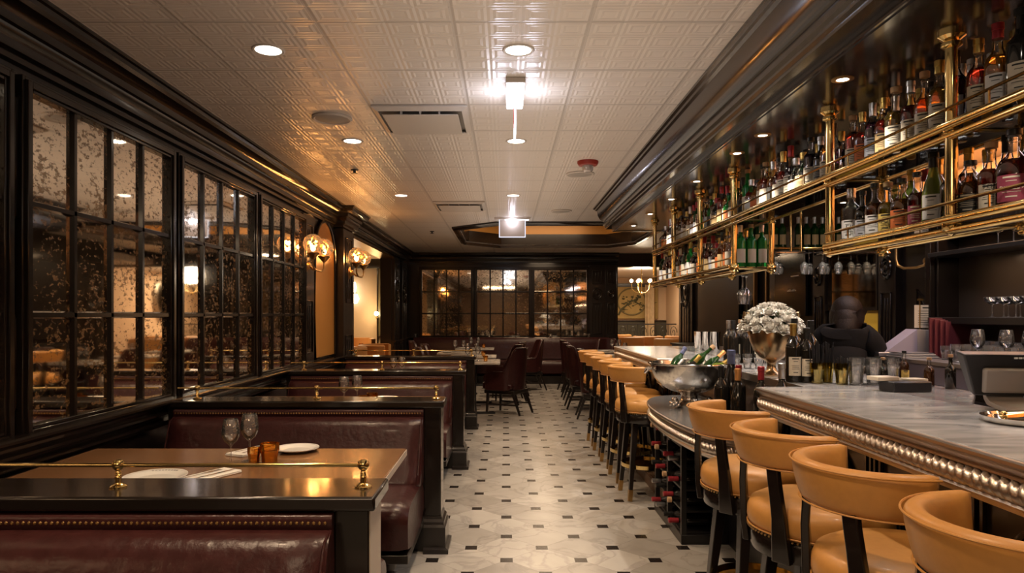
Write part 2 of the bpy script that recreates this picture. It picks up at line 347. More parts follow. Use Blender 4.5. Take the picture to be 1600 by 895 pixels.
prof = [(-.10, 2.707), (-.10, 2.685), (-.07, 2.675), (-.05, 2.66), (0.0, 2.655), (.0, 2.70), (-.03, 2.72), (-.03, 2.76), (.0, 2.79), (.01, 2.84), (-.02, 2.87), (-.02, 2.905), (.05, 2.91), (.05, 2.72)]
struct(MB().sweep([(-o, z) for o, z in prof], OCT, closed=True).build('trim_ceiling_well', wood_hi, ang=30))
# walls
lw = MB(); lw.box(-2.3, -2.10, -4, 9.1, 0, CZ).box(-2.3, -2.10, 12.8, 14.9, 0, CZ).box(-2.3, -2.10, 9.1, 12.8, 2.46, CZ)
struct(lw.build('wall_left', wood, smooth=False))
bw = MB(); bw.box(-2.3, 2.38, 14.8, 15.0, 0, CZ).box(2.38, 4.8, 14.8, 15.0, 2.42, CZ+.1)
struct(bw.build('wall_back', wood, smooth=False))
struct(MB().box(3.2, 3.4, -4, 12.8, 0, CZ+.1).build('wall_bar', wood, smooth=False))
struct(MB().box(-2.3, 3.4, -4.2, -4, 0, CZ).build('wall_rear', mat('brown_rear_wall', (.10, .055, .03), .5), smooth=False))
# cornice profiles (out, z)
CR = [(0, CZ), (.20, CZ), (.20, CZ-.018), (.185, CZ-.022), (.18, CZ-.04), (.165, CZ-.055), (.13, CZ-.065), (.105, CZ-.085), (.10, CZ-.11), (.10, CZ-.118), (.085, CZ-.125), (.075, CZ-.15), (.06, CZ-.165), (.055, CZ-.19), (.055, CZ-.20), (.03, CZ-.21), (.03, CZ-.235), (0, CZ-.24)]
pathL = [(-2.10, -4), (-2.10, 8.5), (-2.0, 8.5), (-2.0, 9.12), (-2.10, 9.12), (-2.10, 14.8), (2.38, 14.8)]
struct(MB().sweep(CR, pathL).build('trim_left', wood_hi, ang=25))
SILL = [(0, .90), (.13, .90), (.14, .893), (.14, .882), (.125, .875), (.11, .862), (.085, .855), (.08, .835), (.10, .825), (.10, .812), (.075, .80), (.06, .795), (.05, .775), (.065, .768), (.065, .755), (.045, .748), (.035, .73), (.0, .725)]
struct(MB().sweep(SILL, [(-2.10, -4), (-2.10, 9.1)]).build('trim_sill', wood_hi, ang=25))
SILLB = [(o*.6, z+.03) for o, z in SILL]
struct(MB().sweep(SILLB, [(-2.10, 12.8), (-2.10, 14.8), (2.38, 14.8)]).build('trim_back', wood_hi, ang=25))
BASE = [(0, 0), (.05, 0), (.05, .12), (.035, .135), (.02, .16), (0, .17)]
struct(MB().sweep(BASE, [(-2.10, 12.8), (-2.10, 14.8), (2.38, 14.8)]).build('baseboard_back', wood))
# mirrored window builder: local x along wall, -y towards the room
WN = [0]
def mirror_window(loc, rz, w, z0, z1, rows, cols=4):
    WN[0] += 1; t = sempty('window_%d' % WN[0], loc, rz)
    MB().box(0, w, -.012, 0.0, z0, z1).build('mirror_pane', mirror, t, smooth=False)
    m = MB()
    for i in range(1, cols):
        x = w*i/cols; m.prism([(x-.017, -.012), (x-.010, -.032), (x+.010, -.032), (x+.017, -.012)], z0, z1, 'xy')
    for z in rows: m.prism([(-.012, z-.017), (-.032, z-.010), (-.032, z+.010), (-.012, z+.017)], 0, w, 'yz')
    m.build('muntin', wood_hi, t)
    f = MB()
    for a, d, e in ((.0, .040, .016), (.016, .050, .045), (.045, .036, .062)):   # nested steps outwards
        for x0, x1 in ((-e, -a), (w+a, w+e)): f.box(x0, x1, -d, .03, z0-e, z1+e)
        f.box(-a, w+a, -d, .03, z0-e, z0-a); f.box(-a, w+a, -d, .03, z1+a, z1+e)
    f.build('window_frame', wood_hi, t, bevel=.003, segs=1)
    return t
LZ = (.93, 2.343, (1.40, 1.875))
for y in (-2.62, -1.22, .18, 1.575, 2.97, 4.365, 5.76): mirror_window((-2.05, y, 0), PI/2, 1.225, LZ[0], LZ[1], LZ[2])
for x0, x1 in ((-1.765, -.733), (-.597, .489), (.611, 1.711)): mirror_window((x0, 14.76, 0), 0, x1-x0, .965, 2.35, (1.43, 1.89))
# pilaster builder (same local frame)
def pilaster(name, loc, rz, w, z0, z1, zmed, d=.05, ring=True, flutes=True):
    t = sempty(name, loc, rz)
    MB().box(-w/2, w/2, -d, .05, z0, z1).build('shaft', wood, t, bevel=.004, smooth=True)
    p = MB(); iw = w*.30
    for a, b_ in ((z0+.10, zmed-.20), (zmed+.20, z1-.10)):
        if b_-a < .1: continue
        for x0, x1 in ((-iw, -iw+.014), (iw-.014, iw)): p.box(x0, x1, -d-.014, -d+.002, a, b_)
        p.box(-iw, iw, -d-.014, -d+.002, a, a+.014); p.box(-iw, iw, -d-.014, -d+.002, b_-.014, b_)
        if flutes: p.box(-iw*.35, -iw*.2, -d-.008, -d+.002, a+.05, b_-.05); p.box(iw*.2, iw*.35, -d-.008, -d+.002, a+.05, b_-.05)
    p.build('panel_moulding', wood_hi, t, bevel=.004)
    if ring:
        r = MB(); R = w*.27
        r.tube([(R*math.cos(a), -d-.008, zmed+R*1.25*math.sin(a)) for a in [2*PI*k/28 for k in range(28)]], .014, 8, True)
        r.tube([(R*.62*math.cos(a), -d-.006, zmed+R*.78*math.sin(a)) for a in [2*PI*k/24 for k in range(24)]], .009, 8, True)
        r.lathe([(1e-6, .02), (R*.25, .016), (R*.32, .004), (R*.34, 0)], (0, 0, 0), 20, 'y').mark()
        n0 = len(r.v)-20*4
        r.xf(Matrix.Translation((0, -d, zmed)) @ Matrix.Diagonal((1, -1, 1.2, 1)), n0)
        r.build('medallion', wood_hi, t)
    return t
TN = [0]
def trimname():
    TN[0] += 1; return 'trim_%d' % TN[0]
pilaster(trimname(), (-2.10, 7.27, 0), PI/2, .40, .9, 2.44, 1.75, .05, ring=False)
pilaster(trimname(), (-2.10, 8.80, 0), PI/2, .56, 0, 2.46, 1.35, .12, ring=False)
pilaster(trimname(), (-2.10, 2.865+.02, 0), PI/2, .09, .9, 2.42, 1.6, .05, ring=False)
pilaster(trimname(), (-2.10, 13.15, 0), PI/2, .6, 0, 2.46, 1.85, .06)
pilaster(trimname(), (-2.10, 14.1, 0), PI/2, .6, 0, 2.46, 1.85, .06)
pilaster(trimname(), (1.93, 14.8, 0), 0, .34, .9, 2.45, 1.85, .08)
pilaster(trimname(), (2.22, 14.8, 0), 0, .24, .9, 2.45, 1.85, .10)
# arched gold panel on the left wall
t = sempty('trim_gold_arch', (-2.10, 8.03, 0), PI/2)
def ovalarch(w, z0, z1, n=20): return [(-w, z0), (w, z0)]+[(w*math.cos(PI*k/n), z1-.42+.42*math.sin(PI*k/n)) for k in range(n+1)]
MB().prism(ovalarch(.43, .93, 2.46), -.02, .01, 'xz').build('gold_panel', goldp, t, smooth=False)
o = ovalarch(.44, .92, 2.47); MB().tube([(x, -.025, z) for x, z in o], .018, 8, True).build('moulding', wood_hi, t)
# plinth walls of window pier / opening jamb trim
struct(MB().box(-2.12, -1.99, 9.08, 9.16, 0, 2.46).build('trim_jamb', wood_hi, bevel=.01))
struct(MB().box(-2.32, -2.06, 9.1, 12.85, 2.44, 2.47).build('trim_opening_head', brass_d))
# left annex
an = MB(); an.box(-8, -3.68, 16.5, 16.6, 0, 2.75).box(-3.68, -2.3, 16.5, 16.6, 0, 2.75).box(-8.1, -8, 8, 16.6, 0, 2.75).box(-8, -2.3, 7.9, 8, 0, 2.75)
struct(an.build('wall_left_annex', plaster, smooth=False))
struct(MB().box(-8, -2.3, 8, 16.6, 2.72, 2.8).build('ceiling_left_annex', plaster, smooth=False))
hd = MB().box(-8, -2.3, 16.42, 16.5, 2.52, 2.72).box(-8, -2.3, 16.38, 16.5, 2.50, 2.56).box(-3.03, -3.0, 16.4, 16.5, 0, 2.5).box(-2.78, -2.73, 16.4, 16.5, 0, 2.5)
struct(hd.build('trim_left_annex', wood_hi, bevel=.006))
struct(MB().box(-3.0, -2.78, 16.44, 16.48, .9, 2.5).build('window_annex', mat('dim_panel_glass', (.13, .10, .05), .3, var=.5, scale=5, stretch=(4, 1, .4)), smooth=False))
# right annex
ra = MB(); ra.box(2.3, 4.7, 20, 20.1, 0, 2.6).box(4.6, 4.7, 12.8, 20, 0, 2.6).box(2.28, 2.38, 15, 20, 0, 2.6).box(3.2, 4.7, 12.7, 12.8, 0, 2.6)
struct(ra.build('wall_right_annex', plaster, smooth=False))
struct(MB().box(2.28, 4.7, 15, 20.1, 2.47, 2.6).box(3.4, 4.7, 12.7, 15, 2.47, 2.6).build('ceiling_right_annex', mat('annex_ceiling_paint', (.62, .57, .52), .6), smooth=False))
struct(MB().box(2.38, 4.6, 19.96, 20, 0, 1.22).build('trim_annex_wainscot', mat('dark_olive_wainscot', (.06, .055, .035), .5)))
struct(MB().box(2.38, 4.6, 19.9, 20, 2.20, 2.30).box(2.38, 4.6, 19.94, 20, 1.20, 1.25).build('trim_right_annex', wood, bevel=.01))
# bar soffit and its heavy crown
SOF = [(0, CZ), (0, CZ-.016), (.018, CZ-.022), (.022, CZ-.036), (.04, CZ-.042), (.045, CZ-.06), (.052, CZ-.10), (.072, CZ-.145), (.098, CZ-.175), (.115, CZ-.185), (.115, CZ-.20), (.105, CZ-.205), (.105, CZ-.225), (.12, CZ-.235), (.12, CZ-.25), (.135, CZ-.258), (.135, CZ-.275), (.20, CZ-.280), (.20, CZ-.295), (.225, CZ-.30), (.225, CZ-.312), (.26, CZ-.312), (.26, CZ)]
struct(MB().sweep(SOF, [(1.07, -4), (1.07, 8.55), (3.3, 8.55)]).build('trim_soffit', wood_hi, ang=25))
struct(MB().box(1.28, 3.25, -4, 8.4, 2.40, 2.45).build('ceiling_bar_soffit', lacquer, smooth=False))
# octagon well frames etc. done; back-bar wall dressing (local frame rz=-90: x -> -Y, -y -> -X)
pilaster(trimname(), (3.2, 5.75, 0), -PI/2, .26, .95, 2.40, 1.79, .06)
pilaster(trimname(), (3.2, 7.0, 0), -PI/2, .26, .95, 2.40, 1.79, .06)
pilaster(trimname(), (3.2, 12.2, 0), -PI/2, .9, 0, 2.44, 1.83, .06)
pilaster(trimname(), (3.2, 8.95, 0), -PI/2, .26, .95, 2.40, 1.79, .06, ring=False)
# arched panel with wall sconce on the back bar
t = sempty('trim_bar_arch', (3.2, 5.25, 0), -PI/2)
MB().box(-.27, .27, -.03, 0, .98, 2.4).build('backing', wood, t, smooth=False)
o = [(-.12, 1.02), (.12, 1.02), (.12, 1.60)]+[(.12-.24*k/10, 1.60-.07*math.sin(PI*k/10)) for k in range(1, 10)]+[(-.12, 1.60)]
MB().tube([(x, -.03, z) for x, z in o], .010, 8, True).build('outer_moulding', wood_hi, t); MB().tube([(x*.55, -.03, 1.1+(z-1.1)*.84) for x, z in o], .007, 8, True).build('inner_moulding', wood_hi, t)
# brass-edged posts of the shelving niche
struct(MB().box(3.02, 3.2, 4.88, 4.98, .95, 2.4).box(2.98, 3.02, 4.90, 4.96, .95, 2.4).build('trim_niche_post', wood_hi, bevel=.006))
n = MB(); n.box(2.95, 3.2, -1, 4.88, 1.34, 1.385).box(2.95, 3.2, -1, 4.88, 1.80, 1.83)
struct(n.build('trim_niche_shelf', blackp, bevel=.004))
struct(MB().box(3.17, 3.2, -1, 4.88, 1.0, 2.4).build('trim_niche_back', mat('smoked_back_panel', (.06, .045, .035), .3, .3), smooth=False))
# warm upper band behind the bottles
struct(MB().box(3.12, 3.2, -3, 4.9, 1.98, 2.4).box(3.12, 3.2, 4.98, 5.5, 2.0, 2.4).build('trim_upper_band', mat('amber_plaster_band', (.75, .42, .20), .6), smooth=False))
struct(MB().box(3.08, 3.2, -3, 5.5, 1.93, 1.985).build('trim_band_rail', wood_hi, bevel=.006))
# curtain of the right annex
cu = MB(); pts = [(4.35+.03*math.sin(k*1.3), 19.0+.9*k/40) for k in range(41)]
cu.sweep([(-.01, .0), (.01, .0), (.01, 2.25), (-.01, 2.25)], [(3.95+.045*math.cos(k*1.1)+k*.008, 19.6+.03*math.sin(k*2.0)) for k in range(26)])
tag(cu.build('curtain', mat('patterned_curtain', (.50, .38, .24), .8, var=.35, scale=9)), 'patterned beige curtain hanging in the far right dining room', 'curtain')
# ================================================================== LIGHT FITTINGS, CEILING ITEMS
dl = thing('recessed_downlight', 'round recessed ceiling downlight, largest one on the left', 'ceiling light', (-1.17, 3.44, CZ), 0, 'recessed ceiling downlights')
MB().lathe([(.064, -.001), (.064, -.004), (.074, -.006), (.080, -.002), (.080, 0.0), (.064, 0)], (0,0,0), 28).build('trim_ring', metalw, dl)
MB().lathe([(1e-6, -.003), (.063, -.003)], (0,0,0), 28).build('diffuser', lampglow, dl)
DL = [((-1.17, 3.44), None), ((.063, 3.44), 'round recessed ceiling downlight, largest one right of centre'), ((-1.15, 5.24), 'round recessed ceiling downlight beside the round speaker on the left'),
      ((.08, 5.24), 'round recessed ceiling downlight just beyond the first exit sign'), ((-1.14, 7.62), 'small recessed downlight left of the farther air vent'),
      ((.084, 7.62), 'small recessed downlight above the second exit sign'), ((-1.15, 1.5), 'recessed downlight over the nearest booth'), ((.06, 1.5), 'recessed downlight over the near aisle')]
for i, ((x, y), lb) in enumerate(DL):
    d = dl if lb is None else dup(dl, (x, y, CZ), 0, lb)
    lamp('downlight_beam', 'SPOT', (0, 0, -.012), 52, WARM, d, .05, spot=math.radians(128), blend=.8)
# ceiling vents
v = thing('air_vent', 'square white ceiling air vent panel between the first exit sign and speaker', 'air vent', (-.54, 4.638, CZ))
MB().box(-.3, .3, -.3, .3, -.004, -.001).build('surround', mat('vent_grey', (.30, .27, .24), .4), v)
MB().hexa([(-.24,-.235,-.045),(.24,-.235,-.045),(.24,.24,-.045),(-.24,.24,-.045)], [(-.24,-.235,-.04),(.24,-.235,-.04),(.24,.24,-.04),(-.24,.24,-.04)]).build('deflector', metalw, v, bevel=.002)
m = MB()
for a, b_, c_, d_ in (((-.30,-.30),(.30,-.30),(.265,-.265),(-.265,-.265)), ((.30,-.30),(.30,.30),(.265,.265),(.265,-.265)), ((.30,.30),(-.30,.30),(-.265,.265),(.265,.265)), ((-.30,.30),(-.30,-.30),(-.265,-.265),(-.265,.265))):
    m.hexa([(*a,-.012),(*b_,-.012),(*c_,-.03),(*d_,-.03)], [(*a,-.003),(*b_,-.003),(*c_,-.022),(*d_,-.022)])
m.build('bevelled_frame', metalw, v)
for bx_ in (-.12, .0, .12): MB().box(bx_-.006, bx_+.006, -.23, -.22, -.04, -.004).build('bracket', metalw, v)
dup(v, (-.54, 8.31, CZ), 0, 'square ceiling air vent panel farther away, nearer the octagonal well')
sp = thing('ceiling_speaker', 'large round ceiling speaker grille above the left booths', 'speaker', (-1.15, 4.62, CZ), 0, 'ceiling speakers')
MB().lathe([(.130, 0), (.132, -.008), (.118, -.016), (.108, -.010)], (0,0,0), 32).build('rim', metalw, sp)
MB().lathe([(.108, -.010), (.06, -.018), (1e-6, -.020)], (0,0,0), 32).build('grille', mat('speaker_grille', (.36, .33, .30), .6), sp)
for loc, lb in (((.69, 6.45, CZ), 'round ceiling speaker grille just beyond the red strobe'), ((.70, 8.75, CZ), 'round ceiling speaker grille farthest away near the octagonal well')): dup(sp, loc, 0, lb)
s = thing('alarm_strobe', 'red fire alarm strobe with clear lens on the ceiling', 'fire alarm', (.70, 5.94, CZ))
MB().lathe([(.09, 0), (.09, -.015), (.078, -.035), (.05, -.038)], (0,0,0), 28).build('red_base', redp, s)
MB().lathe([(.05, -.03), (.045, -.075), (.03, -.09), (1e-6, -.092)], (0,0,0), 8).build('clear_lens', mat('strobe_lens', (.8, .75, .72), .15, trans=.6), s)
for loc, lb in (((-1.36, 6.28, CZ), 'small dark sprinkler head on the left ceiling'), ((-1.15, 10.9, CZ), 'small dark sprinkler head left of the octagonal well')):
    s = thing('sprinkler_head', lb, 'sprinkler', loc)
    MB().lathe([(.035, 0), (.032, -.008), (.012, -.010), (.012, -.03), (.03, -.032), (.03, -.036), (1e-6, -.037)], (0,0,0), 16).build('sprinkler_body', blackpl, s)
def text_obj(txt, size, material, parent, loc, rot, depth=.001, name='lettering', align='CENTER', xs=1):
    cu = bpy.data.curves.new(name, 'FONT'); cu.body = txt; cu.size = size; cu.extrude = depth; cu.align_x = align; cu.align_y = 'CENTER'; cu.resolution_u = 2
    tmp = bpy.data.objects.new(name, cu); COL.objects.link(tmp); bpy.context.view_layer.update()
    me = bpy.data.meshes.new_from_object(tmp.evaluated_get(bpy.context.evaluated_depsgraph_get())); bpy.data.objects.remove(tmp)
    me.materials.clear(); me.materials.append(material); me.name = name
    o = bpy.data.objects.new(name, me); COL.objects.link(o); o.parent = parent; o.location = loc; o.rotation_euler = rot; o.scale = (xs, 1, 1); return o
# exit signs: edge-lit plates. first is seen edge-on, second from behind
e = thing('exit_sign', 'edge-lit exit sign seen edge-on glowing on the near ceiling', 'exit sign', (.055, 4.07, CZ), PI/2)
MB().box(-.24, .24, -.055, .055, -.03, 0).build('canopy', metalw, e, bevel=.004)
MB().box(-.23, .23, -.048, .048, -.036, -.03).build('lit_strip', emis('cool_strip_glow', (.86, .88, 1.0), 14.0), e)
MB().box(-.17, .17, -.005, .005, -.25, -.036).build('sign_plate', exitglow, e)
text_obj('EXIT', .17, redp, e, (0, -.0065, -.145), (PI/2, 0, 0)); text_obj('EXIT', .17, redp, e, (0, .0065, -.145), (PI/2, 0, PI))
lamp('exit_glow', 'POINT', (0, -.09, -.12), 1.3, COOL, e, .04); lamp('exit_glow', 'POINT', (0, .09, -.12), 1.3, COOL, e, .04)
e = thing('exit_sign', 'edge-lit exit sign seen from behind before the octagonal ceiling well', 'exit sign', (.09, 9.35, CZ), 0)
MB().box(-.24, .24, -.05, .05, -.03, 0).build('canopy', metalw, e, bevel=.004)
MB().box(-.10, .22, -.012, .035, -.036, -.03).build('lit_strip', emis('cool_strip_glow_far', (.86, .88, 1.0), 4.0), e)
MB().box(-.175, .175, -.004, .0, -.26, -.036).build('sign_back', mat('sign_back_panel', (.55, .48, .42), .35), e)
MB().box(-.165, .165, .0, .006, -.252, -.036).build('sign_plate', emis('exit_face_glow', (.90, .92, 1.0), 2.6), e)
f = MB(); f.box(-.178, -.168, -.007, .009, -.262, -.03).box(.168, .178, -.007, .009, -.262, -.03).box(-.178, .178, -.007, .009, -.268, -.258)
f.build('edge_frame', emis('edge_glow', (.8, .82, .95), 1.3), e)
text_obj('EXIT', .17, ink, e, (0, .0075, -.15), (PI/2, 0, PI))
lamp('exit_glow', 'POINT', (0, -.06, -.06), 1.3, COOL, e, .03); lamp('exit_glow', 'POINT', (0, .09, -.10), 1.2, COOL, e, .03)
# wall sconces with twin mercury-glass globes
def sconce(lb, loc, rz, both=True, lit=True):
    t = thing('wall_sconce', lb, 'wall lamp', loc, rz)
    MB().lathe([(.055, 0), (.052, -.012), (.03, -.022), (.022, -.05), (.012, -.06)], (0,0,0), 20, 'y').xf(Matrix.Diagonal((1, 1, 1.5, 1))).build('backplate', brass_d, t)
    for s in (-1, 1):
        a = MB(); pts = [(0, -.05, 0)]+[(s*.19*k/8, -.05-.09*min(1, k/5), -.035*math.sin(PI*k/8)-.02*k/8) for k in range(1, 8)]
        pts += [(s*(.19+.02*math.sin(PI/2*k/4)), -.14, -.02+.02*k/4*2) for k in range(0, 5)]
        pts += [(s*.21, -.14, .07)]
        a.tube(pts, .009, 8); a.build('arm', brass_d, t)
        MB().lathe([(.010, .05), (.018, .06), (.040, .085), (.062, .11), (.062, .118), (.05, .118)], (s*.21, -.14, 0), 24).build('cup', brass_d, t)
        MB().sphere((s*.21, -.14, .205), .098, 28, 18).build('glass_globe', globe, t)
        MB().sphere((s*.21, -.14, .165), .026, 12, 8, 1.3).build('bulb', bulb, t)
        lamp('sconce_light', 'POINT', (s*.21, -.14, .19), 13, SCON, t, .05)
    return t
sconce('brass twin-globe wall sconce left of the arched gold panel', (-2.05, 7.13, 1.90), PI/2)
sconce('brass twin-globe wall sconce right of the arched gold panel, by the opening', (-1.98, 8.82, 1.93), PI/2)
t = thing('wall_sconce', 'curved brass wall sconce arm behind the bar', 'wall lamp', (3.16, 5.18, 1.80), -PI/2)
MB().lathe([(.07, 0), (.066, -.012), (.03, -.022), (.022, -.05), (1e-6, -.055)], (0,0,0), 20, 'y').build('backplate', brass_d, t)
MB().tube([(0, -.04, 0), (0, -.05, -.03), (-.05, -.08, -.045), (-.14, -.12, -.045), (-.19, -.14, -.02), (-.21, -.14, .03), (-.21, -.14, .12)], .011, 10).build('arm', brass_d, t)
# soffit pin lights over the bar shelves
pn = thing('pin_light', 'tiny bright pin light in the glossy bar soffit, nearest one', 'ceiling light', (1.43, 2.96, 2.40), 0, 'pin lights in the bar soffit')
MB().lathe([(.045, 0), (.045, -.003), (.028, -.005), (.026, 0)], (0,0,0), 20).build('trim_ring', brass_d, pn)
MB().lathe([(1e-6, -.002), (.024, -.002)], (0,0,0), 16).build('lens', pinglow, pn)
for i, (x, y) in enumerate([(1.43, q) for q in (1.9, 2.96, 3.88, 4.31, 5.22, 6.02, 6.9, 7.8)]+[(2.45, 6.2), (3.0, 6.2)]):  # last two are added to light the cross shelf bottles
    p = pn if i == 1 else dup(pn, (x, y, 2.40), 0, 'tiny bright pin light in the glossy bar soffit, %s from the camera' % ordw(i) if i < 8 else 'added pin light above the cross shelf, %s' % ('left one', 'right one')[i-8])
    lamp('pin_beam', 'SPOT', (0, 0, -.01), 24, (1.0, .86, .70), p, .012, spot=math.radians(95), blend=.5)
# hidden warm strip of the back bar, unseen area lights for the side rooms
lamp('back_bar_strip', 'AREA', (2.98, 2.3, 2.36), 34, (1.0, .55, .26), None, .05, (0, math.radians(-25), 0), size_y=6)
lamp('niche_fill', 'AREA', (3.0, 2.0, 1.78), 16, (1.0, .7, .45), None, .03, (0, 0, 0), size_y=5)  # unseen light added below the niche shelf to brighten the glassware
lamp('dining_soft', 'AREA', (.8, 14.0, 2.6), 14, WARM, None, .5)
lamp('well_fill', 'AREA', (.8, 11.5, 3.2), 60, WARM, None, 1.6)  # unseen area light added in the well to brighten the far dining end
lamp('left_annex_light', 'AREA', (-4.2, 13.4, 2.6), 110, (1.0, .66, .36), None, 1.4)
lamp('right_annex_light', 'AREA', (3.6, 17.6, 2.42), 62, (1.0, .76, .50), None, 1.0)
# unseen area fill added behind the camera
lamp('rear_fill', 'AREA', (-.3, -1.6, 2.62), 60, WARM, None, 1.4)
lamp('glassware_fill', 'AREA', (2.5, 3.6, 2.36), 19, (.95, .84, .90), None, .25, size_y=3.5)  # unseen area light added over the back bar glasses
lamp('ceiling_bounce_fill', 'AREA', (.1, 4.6, 1.98), 31, (1.0, .80, .62), None, 1.5, (PI, 0, 0), size_y=14)  # unseen upward light added to stand for bounce on the ceiling
# ================================================================== BOOTHS (left side)
YD = [1.94, 4.10, 6.33, 8.55]      # front edge of each divider cap
BCX = -1.217; BW = .734            # bench centre and half width
WHERE = ['nearest', 'second', 'third', 'fourth']
def smooth_poly(pts, it=2):
    for _ in range(it):
        q = []
        for i in range(len(pts)):
            a, b_ = Vector(pts[i]), Vector(pts[(i+1) % len(pts)])
            q += [tuple(a*.75+b_*.25), tuple(a*.25+b_*.75)]
        pts = q
    return pts
def make_bench():
    t = thing('booth_bench', 'burgundy leather booth bench', 'bench')
    band = smooth_poly([(0, .845), (-.026, .845), (-.034, .835), (-.034, .812), (-.03, .80), (0, .80)], 1)
    MB().prism(band, -BW, BW, 'yz').build('top_band', leather, t, ang=50)
    back = [(0, .803), (-.05, .803), (-.085, .79), (-.115, .755), (-.135, .70), (-.165, .62), (-.205, .54), (-.25, .48), (-.27, .44), (-.24, .42), (0, .42)]
    # pillow with softened ends
    m = MB(); nx = 30; prof = smooth_poly(back, 1); vs = []; N = len(prof)
    for i in range(nx+1):
        u = i/nx; x = -BW+2*BW*u; e = min(u, 1-u)*2*BW
        k = 1 if e > .09 else .72+.28*math.sqrt(max(0, 1-(1-e/.09)**2))
        for y, z in prof: vs.append((x, y*k, .803-(.803-z)*(1 if z < .6 else (.97+.03*k))))
    fs = [(i*N+j, i*N+(j+1) % N, (i+1)*N+(j+1) % N, (i+1)*N+j) for i in range(nx) for j in range(N)]+[tuple(range(N-1, -1, -1)), tuple(nx*N+j for j in range(N))]
    m.add(vs, fs); m.build('backrest', leather, t, ang=50)
    seat = smooth_poly([(0, .20), (0, .445), (-.35, .462), (-.60, .462), (-.665, .45), (-.705, .415), (-.712, .36), (-.70, .20)], 1)
    m = MB(); N = len(seat); vs = []
    for i in range(nx+1):
        u = i/nx; x = -BW+2*BW*u; e = min(u, 1-u)*2*BW; k = 1 if e > .05 else math.sqrt(max(0, 1-(1-e/.05)**2))
        for y, z in seat: vs.append((x, y if y > -.3 else y*(.96+.04*k), z if z < .3 else z-(1-k)*.025))
    m.add(vs, [(i*N+j, i*N+(j+1) % N, (i+1)*N+(j+1) % N, (i+1)*N+j) for i in range(nx) for j in range(N)]+[tuple(range(N-1, -1, -1)), tuple(nx*N+j for j in range(N))])
    m.build('seat_cushion', leather, t, ang=50)
    MB().tube([(-BW+.006, -.03, .80), (-BW+.006, -.09, .785), (-BW+.008, -.13, .70), (-BW+.008, -.16, .62), (-BW+.008, -.22, .50)], .004, 6).tube([(BW-.006, -.03, .80), (BW-.006, -.09, .785), (BW-.008, -.13, .70), (BW-.008, -.16, .62), (BW-.008, -.22, .50)], .004, 6).build('piping', leather, t)
    nl = MB()
    k = int(2*BW/.0158)
    for i in range(k): nl.lathe([(.0055, 0), (.0045, -.003), (1e-6, -.0045)], (-BW+.012+i*.0158, -.034, .822), 6, 'y')
    # lathe around y: orient domes towards -y
    nl.build('nail_trim', brass_d, t)
    MB().box(-BW, BW, -.68, 0, .165, .21).build('base_rail', wood, t, bevel=.004)
    for sx in (-1, 0, 1):
        MB().lathe([(.022, 0), (.030, .02), (.036, .06), (.030, .095), (.020, .11), (.030, .125), (.033, .165)], (sx*(BW-.10), -.61, 0), 16).build('foot', wood, t)
    return t
b0 = make_bench()
BENCHES = []
lbs = ['burgundy leather booth bench back in the immediate foreground with brass nail trim', 'burgundy booth bench facing the camera behind the nearest wooden table',
       'burgundy booth bench facing the camera in the second booth', 'burgundy booth bench facing the camera in the third booth along the left wall']
for i, y in enumerate(YD):
    b = b0 if i == 0 else dup(b0, (0,0,0), 0)
    b['label'] = lbs[i]; b['group'] = 'booth benches'; b.location = (BCX, y+.03, 0)
lbs = ['burgundy booth bench facing away, back-to-back with the foreground bench', 'burgundy booth bench facing away behind the second brass-railed divider',
       'burgundy booth bench facing away behind the third brass-railed divider']
for i, y in enumerate(YD[:3]): dup(b0, (BCX, y+.205, 0), PI, lbs[i], 'booth benches')
for i, y in enumerate(YD):
    t = thing('booth_divider', 'dark wood booth divider with flat cap, %s from the camera' % WHERE[i], 'partition', (BCX, y, 0), 0, 'booth dividers')
    x0, x1 = -2.0, -.386
    MB().box(x0, -.483, y+.035, y+.20, .0, .852).build('panel', wood, t, world=True)
    MB().box(-.483, x1, y+.03, y+.205, 0, .852).build('end_post', wood_hi, t, bevel=.004, world=True)
    MB().box(x0, -.364, y, y+.235, .852, .893).build('cap', wood_hi, t, bevel=.008, segs=3, world=True)
    p = [(0, 0), (.05, 0), (.05, .025), (.032, .035), (.032, .15), (.022, .165), (.022, .18), (.010, .195), (.010, .21), (0, .21)]
    MB().sweep(p, [(-.483, y+.03), (x1, y+.03), (x1, y+.205), (-.483, y+.205)]).build('plinth', wood, t, world=True, ang=25)
    MB().box(x1-.001, x1+.003, y+.035, y+.20, .21, .852).build('side_panel', edge_l if i == 0 else wood_hi, t, world=True)  # nearest one coloured pale to carry the light on its side
    r = thing('brass_rail', 'thin brass gallery rail with ball posts on the %s booth divider' % WHERE[i], 'railing', (BCX, y+.115, .893), 0, 'brass rails on the booth dividers')
    MB().tube([(x0+.02, y+.115, .958), (-.419, y+.115, .958)], .0058, 10).build('rod', brass, r, world=True)
    for k, px in enumerate((-.419, -1.141, -1.863)):
        MB().lathe([(.0245, 0), (.0245, .004), (.018, .009), (.010, .012), (.0085, .016), (.0095, .030), (.0075, .034), (.0095, .037), (.0075, .040), (.0095, .043), (.007, .047), (.007, .05), (.0115, .053), (.0165, .059), (.0178, .066), (.0165, .073), (.0115, .080), (1e-6, .083)], (px, y+.115, .893), 20).build('ball_post', brass, r, world=True)
